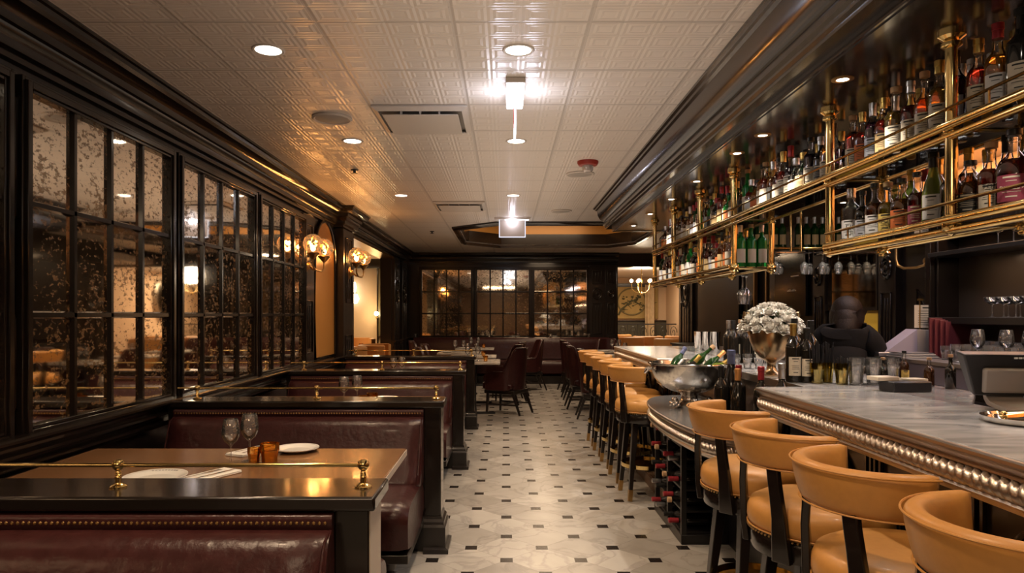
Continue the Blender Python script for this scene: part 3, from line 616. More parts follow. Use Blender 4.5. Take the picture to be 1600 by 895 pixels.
# tables
def booth_table(i, y0, y1):
    t = thing('booth_table', 'brown wooden booth table, %s from the camera' % WHERE[i], 'table', (-1.2, (y0+y1)/2, 0), 0, 'booth tables')
    MB().box(-2.0, -.484, y0, y1, .712, .748).build('tabletop', tabletop, t, bevel=.004, world=True)
    MB().box(-.4845, -.4815, y0+.004, y1-.004, .716, .744).build('lit_edge', edge_l, t, world=True)  # pale strip paints the light caught along the table edge
    MB().box(-1.25, -1.15, (y0+y1)/2-.05, (y0+y1)/2+.05, .03, .712).build('pedestal', blackpl, t, world=True, bevel=.01)
    MB().box(-1.45, -.95, (y0+y1)/2-.25, (y0+y1)/2+.25, 0, .03).build('foot_plate', blackpl, t, world=True, bevel=.01)
for i in range(3): booth_table(i, YD[i]+.66, YD[i]+1.47+(.0 if i == 0 else .03))
# ---- tableware
WG = [(.001, .0), (.034, .0), (.034, .0015), (.012, .005), (.0045, .012), (.0038, .05), (.0042, .085), (.010, .093), (.026, .108), (.036, .128), (.0385, .145), (.036, .170), (.030, .205)]
WGI = [(r-.0012, z+.0015) for r, z in WG[7:]][::-1]
def wine_glass(lb, x, y, z, grp=None, s=1.0, cat='wine glass', src=[None]):
    if src[0] is None:
        t = thing('wine_glass', lb, cat, (x, y, z))
        MB().lathe(WG[7:]+WGI, (0,0,0), 24).build('bowl', clear, t); MB().lathe(WG[:8], (0,0,0), 20).build('stem', clear, t); src[0] = t
    else: t = dup(src[0], (x, y, z), 0, lb)
    t['category'] = cat
    if grp: t['group'] = grp
    t.scale = (s, s, s); return t
def tumbler(lb, x, y, z, r=.04, h=.09, grp=None, m=None, cat='tumbler', src={}):
    key = (r, h, m.name if m else '')
    if key not in src:
        p = [(.72*r, 0), (.78*r, .02*h), (.80*r, .3*h), (.92*r, .62*h), (r, .68*h), (r, h)]
        pi_ = [(a-.08*r, b_+.05*h if k else .06*h) for k, (a, b_) in enumerate(p)]; pi_[-1] = (r*.93, h)
        v = MB().lathe(p+pi_[::-1]+[(1e-6, .06*h)], (0,0,0), 10)
        src[key] = v.build('tumbler_shell', m or amberg, None, ang=20).data; bpy.data.objects.remove([o for o in COL.objects if o.data == src[key]][0])
    o = bpy.data.objects.new('tumbler', src[key]); COL.objects.link(o); o.location = (x, y, z)
    return tag(o, lb, cat, grp)
def plate(lb, x, y, z, r=.115, text=False):
    t = thing('dinner_plate', lb, 'plate', (x, y, z))
    MB().lathe([(1e-6, .004), (.55*r, .003), (.62*r, .0), (.66*r, .003), (.80*r, .010), (r, .016), (r*1.005, .018), (r, .0195), (.80*r, .0135), (.64*r, .007), (.55*r, .0075), (1e-6, .0075)], (0,0,0), 48).build('plate_body', china, t, ang=60)
    MB().tube([(.93*r*math.cos(a), .93*r*math.sin(a), .0182) for a in [2*PI*k/48 for k in range(48)]], .0006, 4, True).build('rim_line', greyp, t)
    if text:
        m = MB()
        for k in range(9):
            a = math.radians(66+k*7.0); x_, y_ = .86*r*math.cos(a), .86*r*math.sin(a); n0 = m.mark()
            m.box(-.003, -.0016, -.004, .004, 0, .0008).box(.0014, .003, -.004, .004, 0, .0008).box(-.003, .003, (-.004, .003, -.0006)[k % 3], (-.0026, .004, .0006)[k % 3], 0, .0008)
            m.xf(Matrix.Translation((x_, y_, .0162)) @ Matrix.Rotation(a-PI/2, 4, 'Z'), n0)
        m.build('rim_lettering', ink, t)
    return t
def fork_mb():
    m = MB(); m.prism([(-.003, 0), (.003, 0), (.0022, .10), (.010, .125), (.011, .145), (-.011, .145), (-.010, .125), (-.0022, .10)], 0, .002, 'xy')
    for k in range(4): m.box(-.011+k*.0065, -.0085+k*.0065, .145, .185, 0, .002)
    return m
def knife_mb(): return MB().prism([(-.005, 0), (.005, 0), (.005, .09), (.009, .10), (.009, .19), (.002, .215), (-.004, .21), (-.005, .10)], 0, .002, 'xy')
def setting(n, x, y, z, rz, where):
    t = thing('napkin', 'folded white napkin %s' % where, 'napkin', (x, y, z), rz)
    MB().box(-.055, .055, -.13, .13, .0, .006).box(-.05, .055, -.128, .128, .0065, .012).build('cloth', napkin, t, bevel=.003)
    for nm, fn, dx in (('dinner_fork', fork_mb, -.02), ('dinner_knife', knife_mb, .025)):
        o = fn().build(nm, steel); c_, s_ = math.cos(rz), math.sin(rz)
        px, py = dx, -.10; o.location = (x+px*c_-py*s_, y+px*s_+py*c_, z+.013); o.rotation_euler = (0, 0, rz)
        tag(o, 'steel %s lying on the folded napkin %s' % (nm.split('_')[1], where), nm.split('_')[1])
TZ = .748
wine_glass('left of two empty wine glasses on the nearest booth table', -1.19, 3.02, TZ, 'wine glasses on the nearest table', .98)
wine_glass('right of two empty wine glasses on the nearest booth table', -1.145, 3.12, TZ, 'wine glasses on the nearest table', 1.02)
tumbler('smaller amber faceted glass tumbler on the nearest booth table', -1.10, 3.05, TZ, .029, .072, 'amber tumblers on the nearest table', cat='tumbler')
tumbler('larger amber faceted glass tumbler on the nearest booth table', -1.035, 3.06, TZ, .043, .090, 'amber tumblers on the nearest table')
plate('white plate at the far side of the nearest booth table', -1.0, 3.34, TZ, .105)
plate('white plate with dark rim lettering near the front brass rail', -1.385, 2.76, TZ, .118, True)
setting(0, -1.20, 2.80, TZ, math.radians(-28), 'beside the lettered white plate')
setting(1, -1.20, 3.33, TZ, math.radians(-24), 'behind the two nearest wine glasses')
for i in (1, 2):
    y = YD[i]; w_ = ('second', 'third')[i-1]; dx = (0, .0)[i-1]
    wine_glass('left empty wine glass on the %s booth table' % w_, -1.17+dx, y+.95, TZ, 'wine glasses on the %s table' % w_)
    wine_glass('right empty wine glass on the %s booth table' % w_, -1.10+dx, y+1.07, TZ, 'wine glasses on the %s table' % w_)
    tumbler('small amber glass tumbler on the %s booth table' % w_, -1.03, y+.93, TZ, .029, .072, 'amber tumblers on the %s table' % w_)
    tumbler('large amber glass tumbler on the %s booth table' % w_, -.965, y+.95, TZ, .041, .088, 'amber tumblers on the %s table' % w_)
    plate('white plate on the %s booth table' % w_, -.93, y+1.27, TZ, .105)
    setting(2, -1.18, y+1.2, TZ, math.radians(-24), 'on the %s booth table' % w_)
# ================================================================== DINING CHAIRS AND TABLES
def make_wing_chair():
    t = thing('dining_chair', 'burgundy leather dining chair', 'chair')   # faces -x
    s = smooth_poly([(-.27, .33), (-.28, .43), (-.25, .47), (.20, .455), (.20, .33)], 1)
    MB().prism(s, -.235, .235, 'xz').build('seat', leather, t, bevel=.02)
    # wrap-around back: shell following a U shape, low at the arms and high at the back
    m = MB(); n = 22; vs = []; th = .055
    for i in range(n+1):
        u = i/n*2-1; a = u*math.radians(100)
        r = .27; x = r*math.cos(a)*.92; y = r*math.sin(a)*1.04
        if abs(u) > .78: x -= (abs(u)-.78)*.75
        hgt = .50+.43*(1-min(1, max(0, (abs(u)-.42)/.42)))**1.3 if abs(u) > .42 else .93
        hgt = max(.60, hgt) if abs(u) < .97 else .58
        lean = .07
        for q, (d, z) in enumerate(((0, .34), (0, hgt), (th, hgt+.012), (th, .34))):
            k = 1-d/r; zz = z; ln = lean*max(0, (zz-.45))*(math.cos(a))*1.6
            vs.append((x*k+ln, y*k, zz))
    fs = [(i*4+j, i*4+(j+1) % 4, (i+1)*4+(j+1) % 4, (i+1)*4+j) for i in range(n) for j in range(4)]+[(3, 2, 1, 0), tuple(n*4+j for j in range(4))]
    m.add(vs, fs); m.build('backrest', leather, t, bevel=.012, ang=60)
    pp = [(vs[i*4+1][0]*1.0, vs[i*4+1][1], vs[i*4+1][2]+.004) for i in range(n+1)]
    MB().tube(pp, .006, 6).build('piping', leather, t)
    MB().box(-.25, .23, -.22, .22, .29, .345).build('seat_frame', wood, t, bevel=.006)
    for sx, sy in ((-1, -1), (-1, 1), (1, -1), (1, 1)):
        MB().bar((sx*.20+.0, sy*.19, .30), (sx*.22+(.09 if sx > 0 else 0), sy*.20, 0), (.04, .024), (.04, .024)).build('leg', wood, t, bevel=.003)
    MB().box(-.22, .26, -.205, -.185, .13, .15).box(-.22, .26, .185, .205, .13, .15).build('side_stretcher', wood, t)
    MB().box(.01, .03, -.19, .19, .13, .15).build('cross_stretcher', wood, t)
    return t
ch = make_wing_chair()
CH = [((.02, 9.98), -.5, 'burgundy leather dining chair standing nearest, just beyond the fourth divider'),
      ((-.02, 11.1), -.35, 'burgundy dining chair on the right of the second round-set table'),
      ((.05, 12.0), -.3, 'burgundy dining chair third back on the left of the aisle'),
      ((-1.0, 10.0), PI+.1, 'burgundy dining chair behind the last booth divider, facing right'),
      ((-1.05, 11.1), PI, 'burgundy dining chair left of the second dining table'),
      ((-1.45, 12.6), PI+.2, 'burgundy dining chair beside the left rear pilaster'),
      ((.42, 13.1), .2, 'burgundy dining chair beside the far banquette on its left'),
      ((1.28, 9.55), PI-.05, 'burgundy dining chair on the right of the aisle nearest the stools'),
      ((1.22, 10.55), PI, 'burgundy dining chair second nearest on the right of the aisle'),
      ((1.26, 11.7), PI, 'burgundy dining chair third on the right of the aisle'),
      ((1.3, 12.9), PI+.1, 'burgundy dining chair right of the far banquette'),
      ((2.0, 13.5), PI/2, 'burgundy dining chair against the far right pilaster'),
      ((2.25, 9.9), 0, 'burgundy dining chair beyond the end of the bar on its right')]
for i, ((x, y), rz, lb) in enumerate(CH):
    c_ = ch if i == 0 else dup(ch, (x, y, 0), rz, lb, None)
    c_.location = (x, y, 0); c_.rotation_euler = (0, 0, rz); c_['label'] = lb; c_['group'] = 'burgundy dining chairs'
def dining_table(lb, x, y, w, d, top, cloth=False):
    t = thing('dining_table', lb, 'table', (x, y, 0))
    MB().box(-w/2, w/2, -d/2, d/2, .72, .75).build('tabletop', top, t, bevel=.006)
    MB().lathe([(.04, .03), (.035, .1), (.03, .5), (.06, .72)], (0,0,0), 16).build('pedestal', blackpl, t)
    MB().box(-.3, .3, -.03, .03, 0, .03).box(-.03, .03, -.3, .3, 0, .03).build('cross_foot', blackpl, t, bevel=.004)
    return t
tmarb = stone_mat('white_marble_table', (.42, .38, .34), (.72, .68, .62), .2, 4)
TB = [(-.45, 9.9, 'white-topped dining table beside the nearest burgundy chair'), (-.52, 11.1, 'white-topped dining table, second beyond the booths'), (-.8, 12.3, 'white-topped dining table third beyond the booths'),
      (-.6, 13.8, 'white-topped dining table before the far banquette'), (1.82, 9.8, 'white-topped dining table behind the bar stools on the right'), (1.85, 11.2, 'white-topped dining table second on the right side'), (2.0, 12.7, 'white-topped dining table third on the right side')]
for k, (x, y, lb) in enumerate(TB):
    dining_table(lb, x, y, .75, .75, tmarb)
    wd = ['the nearest dining table on the left', 'the second dining table on the left', 'the third dining table on the left', 'the table before the far banquette', 'the nearest dining table on the right', 'the second dining table on the right', 'the third dining table on the right'][k]
    wine_glass('left wine glass on '+wd, x-.08, y-.12, .75, 'dining table glasses'); wine_glass('right wine glass on '+wd, x+.06, y-.05, .75, 'dining table glasses')
    tumbler('amber tumbler on '+wd, x+.17, y-.12, .75, .035, .08)
    plate('white plate on the front left of '+wd, x-.22, y-.2, .75, .10)
# banquette along the far wall
bq = thing('banquette', 'long burgundy leather banquette under the far mirrored windows', 'bench', (.17, 14.72, 0))
MB().prism(smooth_poly([(0, .45), (0, .93), (-.09, .93), (-.13, .86), (-.15, .60), (-.18, .45)], 1), -2.1, 2.0, 'yz').build('backrest', leather, bq, ang=50)
MB().prism(smooth_poly([(0, .15), (0, .47), (-.55, .47), (-.60, .43), (-.59, .15)], 1), -2.1, 2.0, 'yz').build('seat_cushion', leather, bq, ang=50)
MB().box(-2.1, 2.0, -.55, 0, 0, .16).build('base_rail', wood, bq)
for k, (x, lb) in enumerate(((-1.9, 'white salt shakers on the far sill at its left end'), (-.35, 'glass shakers on the far sill left of centre'), (.95, 'glass shakers on the far sill right of centre'), (1.75, 'glass shakers on the far sill at its right end'))):
    tumbler(lb.replace('shakers', 'shaker'), x, 14.68, .93+.003, .03, .07, m=clear, cat='shaker')
# camel chairs of the annexes
def tub(lb, x, y, rz, w=.6, h=.78, d=.55, src=[None]):
    if src[0] is None:
        t = thing('tub_chair', lb, 'chair', (x, y, 0), rz)
        MB().box(-.3, .3, -.28, .28, .12, .42).build('seat', tanchair, t, bevel=.05, segs=3)
        m = MB(); pts = [(.3, -.28)]+arc(0, 0, .30, -.9, PI+.9, 16)+[(-.3, -.28)]
        pts = [(.31*math.cos(a), .29*math.sin(a)) for a in [(-.55+(PI+1.1)*k/18) for k in range(19)]]
        m.sweep([(-.035, .12), (.035, .12), (.045, .90), (-.03, .92)], pts); m.build('backrest', tanchair, t, bevel=.015)
        for sx in (-1, 1):
            for sy in (-1, 1): MB().cyl((sx*.22, sy*.2, 0), .02, .13).build('leg', wood, t)
        src[0] = t; return t
    return dup(src[0], (x, y, 0), rz, lb)
for x, y, rz, lb in ((-2.50, 10.8, PI, 'camel leather tub chair nearest in the left side room'), (-2.12, 11.6, PI/2, 'camel leather tub chair by the opening of the left side room'),
                     (-3.35, 13.1, PI, 'camel leather tub chair behind the nearest one in the left room'), (-3.1, 14.7, 0, 'camel leather tub chair under the left room wall lamp'),
                     (2.75, 15.6, PI, 'camel leather tub chair nearest in the right side room'), (3.3, 16.2, PI, 'camel leather tub chair behind the bar end in the right room'),
                     (3.45, 14.6, PI+.4, 'camel leather tub chair beside the right room curtain'), (2.82, 17.6, PI-.3, 'camel leather tub chair at the left edge of the right room'), (4.1, 16.4, PI, 'camel leather tub chair below the oval mirror')):
    c_ = tub(lb, x, y, rz); c_['group'] = 'camel tub chairs'
dining_table('dark dining table in the left side room between camel chairs', -3.0, 13.9, .7, .7, wood)
dining_table('dark dining table in the right side room', 3.4, 17.1, .7, .7, wood)
plate('white bowl-like plate on the dark left room table', -3.05, 13.8, .75, .12)
tumbler('amber tumbler on the dark left room table', -2.85, 13.75, .75, .04, .09)
# left annex lamps
l = thing('wall_lantern', 'lit two-shade wall lantern seen through the left opening', 'wall lamp', (-3.58, 16.36, 1.85))
MB().lathe([(.10, 0), (.13, .12), (.10, .24)], (-.04, 0, .08), 8).build('upper_shade', candle, l); MB().lathe([(.10, 0), (.15, .11), (.10, .22)], (0, 0, -.18), 8).build('lower_shade', candle, l)
MB().cyl((-.02, 0, -.25), .02, .62).box(-.12, .10, -.01, .01, .065, .075).build('lantern_frame', blackpl, l)
for x, z, r, lb in ((-3.00, 1.43, .05, 'bright bare bulb wall light in the left side room'), (-2.64, 1.62, .03, 'smaller bare bulb wall light by the left room panel')):
    l = thing('bulb_light', lb, 'wall lamp', (x, 16.2, z))
    MB().sphere((0, 0, 0), r, 16, 10).build('bulb', emis('bare_bulb', (1, .80, .42), 60), l); MB().cyl((0, 0, -.12), .012, .09).lathe([(.02, 0), (.02, .24)], (0, 0, -.09), 8, 'y').build('bracket', brass_d, l)
    lamp('bulb_glow', 'POINT', (0, -.12, 0), 9, (1, .68, .32), l, .05)
# right annex: chandelier, mural, oval mirror, railing
l = thing('chandelier', 'brass chandelier with lit bulbs in the far right room', 'chandelier', (3.12, 16.0, 2.02))
m = MB().tube([(0, 0, -.12), (0, 0, .44)], .009, 8).lathe([(1e-6, -.17), (.03, -.15), (.035, -.12), (.01, -.09)], (0,0,0), 12); m.build('centre_stem', brass, l)
for k in range(5):
    a = 2*PI*k/5+.5; ca, sa = math.cos(a), math.sin(a)
    MB().tube([(0, 0, -.12), (.12*ca, .12*sa, -.11), (.21*ca, .21*sa, -.03), (.23*ca, .23*sa, .08), (.23*ca, .23*sa, .12)], .008, 8).build('arm', brass, l)
    MB().sphere((.23*ca, .23*sa, .165), .038, 12, 8).build('bulb', bulb, l)
lamp('chandelier_light', 'POINT', (0, 0, .3), 30, (1, .85, .68), l, .2)
mu = thing('wall_mural', 'ochre wall painting of a twisted tree in an oval', 'painting', (3.9, 19.93, 1.78))
MB().box(-.78, .45, -.02, 0, -.48, .42).build('canvas', mat('ochre_canvas', (.36, .25, .09), .7, var=.3, scale=3), mu)
m = MB(); rnd = random.Random(3)
m.tube([(-.30+.40*math.cos(a), -.03, .0+.38*math.sin(a)) for a in [2*PI*k/30 for k in range(30)]], .022, 6, True); m.build('oval_ring', mat('olive_paint', (.16, .13, .06), .7), mu)
m = MB(); q = [(-.68, -.025, -.38), (-.6, -.03, -.22), (-.42, -.03, -.08), (-.3, -.03, .05), (-.12, -.03, -.05), (.05, -.03, -.12), (.25, -.03, -.05), (.42, -.03, -.02)]
m.tube(q, [.03, .03, .025, .02, .015, .012, .01, .006], 6)
for k in range(22):
    a = q[rnd.randint(1, 6)]; ln = rnd.uniform(.08, .22); an = rnd.uniform(0, 2*PI); m.tube([a, (a[0]+ln*math.cos(an), -.03, a[2]+ln*math.sin(an))], [.012, .004], 5)
for k in range(30):
    m.sphere((rnd.gauss(-.36, .15), -.025, rnd.gauss(.04, .14)), rnd.uniform(.02, .055), 7, 5, .6)
m.build('tree', mat('dark_olive_paint', (.08, .075, .035), .7), mu)
om = thing('oval_mirror', 'ornate silver oval mirror on the beige wall beyond the bar', 'mirror', (4.56, 17.5, 1.80), -PI/2)
MB().lathe([(1e-6, 0), (.30, 0)], (0, -.03, 0), 40, 'y').xf(Matrix.Diagonal((1, 1, 1.3, 1))).build('mirror_glass', mat('gold_mirror_glass', (.75, .6, .3), .1, 1), om)
m = MB()
for R, th, d in ((.32, .03, .03), (.38, .025, .02), (.36, .018, .055)): m.tube([(R*math.cos(a), -d, R*1.28*math.sin(a)) for a in [2*PI*k/40 for k in range(40)]], th, 8, True)
m.build('carved_frame', mat('silver_gilt', (.55, .5, .42), .3, 1), om)
rl = thing('iron_railing', 'black scrolled wrought-iron railing in the far right room', 'railing', (3.6, 18.6, 0))
m = MB().box(-.9, .95, -.02, .02, 1.14, 1.17).box(-.9, .95, -.015, .015, .70, .72)
for k in range(7):
    cx = -.75+k*.27
    m.tube([(cx+(.10-.0045*j)*math.cos(j*.5), 0, .93+(.19-.008*j)*math.sin(j*.5)) for j in range(20)], .009, 6); m.box(cx+.13, cx+.14, -.01, .01, 0, 1.14)
m.build('scrollwork', blackpl, rl)
# ================================================================== BAR
BZ = 1.07; BX = 1.155
def bar_profile(x0=0, top=BZ):   # (out, z); out measured away from the bar body
    z = top
    return [(-.10, z-.002), (0, z-.002), (.006, z-.006), (.006, z-.014), (0, z-.018), (-.008, z-.026), (-.016, z-.036), (-.020, z-.040), (-.012, z-.043), (-.012, z-.049), (-.022, z-.053),
            (-.022, z-.10), (-.012, z-.104), (-.008, z-.110), (-.012, z-.116), (-.030, z-.124), (-.034, z-.134), (-.10, z-.134)]
def gadroon(m, path, r, z, off, pitch=.032, closed=False):
    # dense twisted roll following a horizontal path; off = distance outwards (right-hand side)
    P = [Vector(p) for p in path]; L_ = [0]
    for i in range(1, len(P)): L_.append(L_[-1]+(P[i]-P[i-1]).length)
    tot = L_[-1]; n = max(8, int(tot/.0052)); ns = 14; vs = []; j = 0
    nr = []
    for i in range(len(P)):
        ds = []
        if i > 0: ds.append((P[i]-P[i-1]).normalized())
        if i < len(P)-1: ds.append((P[i+1]-P[i]).normalized())
        q = sum((Vector((d.y, -d.x)) for d in ds), Vector((0, 0))).normalized(); nr.append(q)
    for i in range(n+1):
        s = tot*i/n
        while j < len(P)-2 and s > L_[j+1]: j += 1
        u = (s-L_[j])/(L_[j+1]-L_[j]); p = P[j].lerp(P[j+1], u); nn = nr[j].lerp(nr[j+1], u).normalized()
        for k in range(ns):
            a = -PI*.62+PI*1.24*k/(ns-1)
            rr = r*(1+.24*math.sin(2*PI*(s/pitch+.34*a)))
            vs.append((p.x+nn.x*(off+rr*math.cos(a)), p.y+nn.y*(off+rr*math.cos(a)), z+rr*math.sin(a)))
    m.add(vs, [(i*ns+k, i*ns+k+1, (i+1)*ns+k+1, (i+1)*ns+k) for i in range(n) for k in range(ns-1)])
# travel -Y so that 'out' (right-hand side) points to -X
bar = thing('bar_counter', 'long dark panelled bar with grey marble top and pewter rope edge', 'bar counter', (1.5, 2, 0))
near = [(1.80, 3.22), (BX+.02, 3.22), (BX, 3.20), (BX, -3.5)]
def rp(path): return path
tp = MB().prism([(1.74, -3.5), (1.74, 2.6), (2.02, 3.0), (2.02, 7.42), (BX+.012, 7.42), (BX+.012, 5.30), (1.38, 5.30), (1.38, 3.212), (BX+.012, 3.212), (BX+.012, -3.5)], BZ-.03, BZ, 'xy')
tp.build('marble_top', barstone, bar, world=True, bevel=.003)
# near edge: travels along the end face then towards the camera; right-hand side of (-Y travel) is -X
pe = MB(); pa = [(1.375, 3.215), (BX+.006, 3.215), (BX, 3.209), (BX, -3.5)]
pe.sweep(bar_profile(), pa[::1]); pe.build('pewter_edge', pewter, bar, world=True, ang=25)
g = MB(); gadroon(g, [(1.375, 3.215), (BX+.004, 3.215)], .0245, BZ-.077, -.024, .032); gadroon(g, [(BX, 3.20), (BX, -1.0)], .0245, BZ-.077, -.024, .032); g.build('rope_moulding', pewter, bar, world=True, ang=70)
pe = MB(); pe.sweep(bar_profile(), [(BX, 7.42), (BX, 5.30), (1.375, 5.30)]); pe.sweep(bar_profile(), [(2.4, 7.42), (BX, 7.42)]); pe.build('pewter_edge', pewter, bar, world=True, ang=25)
g = MB(); gadroon(g, [(BX, 7.41), (BX, 5.31)], .0245, BZ-.077, -.024, .032); g.build('rope_moulding', pewter, bar, world=True, ang=70)
pe = MB(); pe.sweep([(-.1, BZ-.001), (.004, BZ-.001), (.004, BZ-.04), (-.1, BZ-.04)], [(1.38, 5.29), (1.38, 3.22)]); pe.build('inner_edge', pewter, bar, world=True)
bd = MB().box(1.36, 1.72, -3.5, 3.16, 0, BZ-.03).box(1.44, 2.0, 3.16, 5.35, .0, BZ-.03).box(1.36, 2.0, 5.35, 7.38, 0, BZ-.03)
bd.build('body', wood, bar, world=True)
# front panels with oval mouldings
pm = MB()
def front_panels(y0, y1, x=1.36, step=.52):
    n = max(1, round((y1-y0)/step)); s = (y1-y0)/n
    for k in range(n):
        c_ = y0+s*(k+.5)
        for rr, th in ((.13, .012), (.105, .008)):
            pm.tube([(x-.006, c_+rr*math.cos(a), .66+rr*1.45*math.sin(a)) for a in [2*PI*j/28 for j in range(28)]], th, 8, True)
        for e in (-s/2+.015, -s/2+.05, s/2-.05, s/2-.015): pm.box(x-.014, x+.01, c_+e-.006, c_+e+.006, .16, .93)
        pm.box(x-.014, x+.01, c_-s/2+.06, c_+s/2-.06, .16, .18)
        pm.box(x-.016, x+.01, c_-s/2+.06, c_+s/2-.06, .90, .93)
front_panels(-1.2, 3.1); front_panels(5.4, 7.35)
pm.build('panel_moulding', wood_hi, bar, world=True)
MB().box(1.33, 1.40, -3.5, 3.16, .0, .14).box(1.33, 1.40, 5.35, 7.38, 0, .14).build('kick_board', wood, bar, world=True, bevel=.01)
# ribbed foot platform
st = MB(); st.box(1.17, 1.36, 5.05, 7.38, 0, .085).box(1.17, 1.36, -3.5, 3.0, 0, .085)
for k in range(7): x = 1.18+k*.025; st.box(x, x+.012, 5.06, 7.37, .085, .091).box(x, x+.012, -3.4, 2.99, .085, .091)
st.build('foot_platform', mat('ribbed_brown_step', (.13, .075, .045), .45), bar, world=True)
# low oyster counter: bulging zinc top with rope edge, black base
LZ2 = .81
curve = [(1.43, 5.14), (1.25, 5.14), (1.12, 5.10), (1.02, 4.95), (.955, 4.72), (.93, 4.42), (.93, 4.10), (.945, 3.85), (.965, 3.66), (1.0, 3.50), (1.07, 3.37), (1.20, 3.32), (1.43, 3.30)]
def dense(P, it=2):
    for _ in range(it):
        q = [P[0]]
        for a, b_ in zip(P[:-1], P[1:]): q += [(a[0]*.75+b_[0]*.25, a[1]*.75+b_[1]*.25), (a[0]*.25+b_[0]*.75, a[1]*.25+b_[1]*.75)]
        P = q+[P[-1]]
    return P
cv = dense(curve)
oc = thing('oyster_counter', 'low curved zinc service counter bulging from the bar with rope edge', 'counter', (1.2, 4.1, 0))
MB().prism(cv, LZ2-.02, LZ2, 'xy').build('zinc_top', zinc, oc, world=True)
# curve travels -Y, right-hand side = -X : outwards
MB().sweep([(o, z) for o, z in bar_profile(0, LZ2)], cv).build('pewter_edge', pewter, oc, world=True, ang=25)
g = MB(); gadroon(g, cv, .0245, LZ2-.077, -.024, .032); g.build('rope_moulding', pewter, oc, world=True, ang=70)
MB().prism([(1.43, 5.08), (1.2, 5.08), (1.03, 4.7), (.985, 4.2), (1.03, 3.62), (1.14, 3.42), (1.43, 3.38)], LZ2-.15, LZ2-.025, 'xy').build('apron', blackp, oc, world=True)
MB().box(1.36, 1.44, 3.17, 5.2, 0, LZ2-.1).build('back_panel', blackp, oc, world=True)
rk = thing('wine_rack', 'black wooden wine rack under the low curved counter', 'wine rack', (1.22, 4.6, 0))
for x, y in ((1.085, 4.27), (1.085, 5.0), (1.085, 4.63), (1.34, 4.27), (1.34, 5.0)): MB().box(x-.012, x+.018, y-.015, y+.015, 0, .69).build('post', blackp, rk, world=True)
for z in (.06, .19, .32, .45, .58): MB().box(1.085, 1.35, 4.27, 5.0, z, z+.012).build('shelf', blackp, rk, world=True)
MB().box(1.07, 1.36, 4.25, 5.02, 0, .06).build('base', blackp, rk, world=True, bevel=.004)
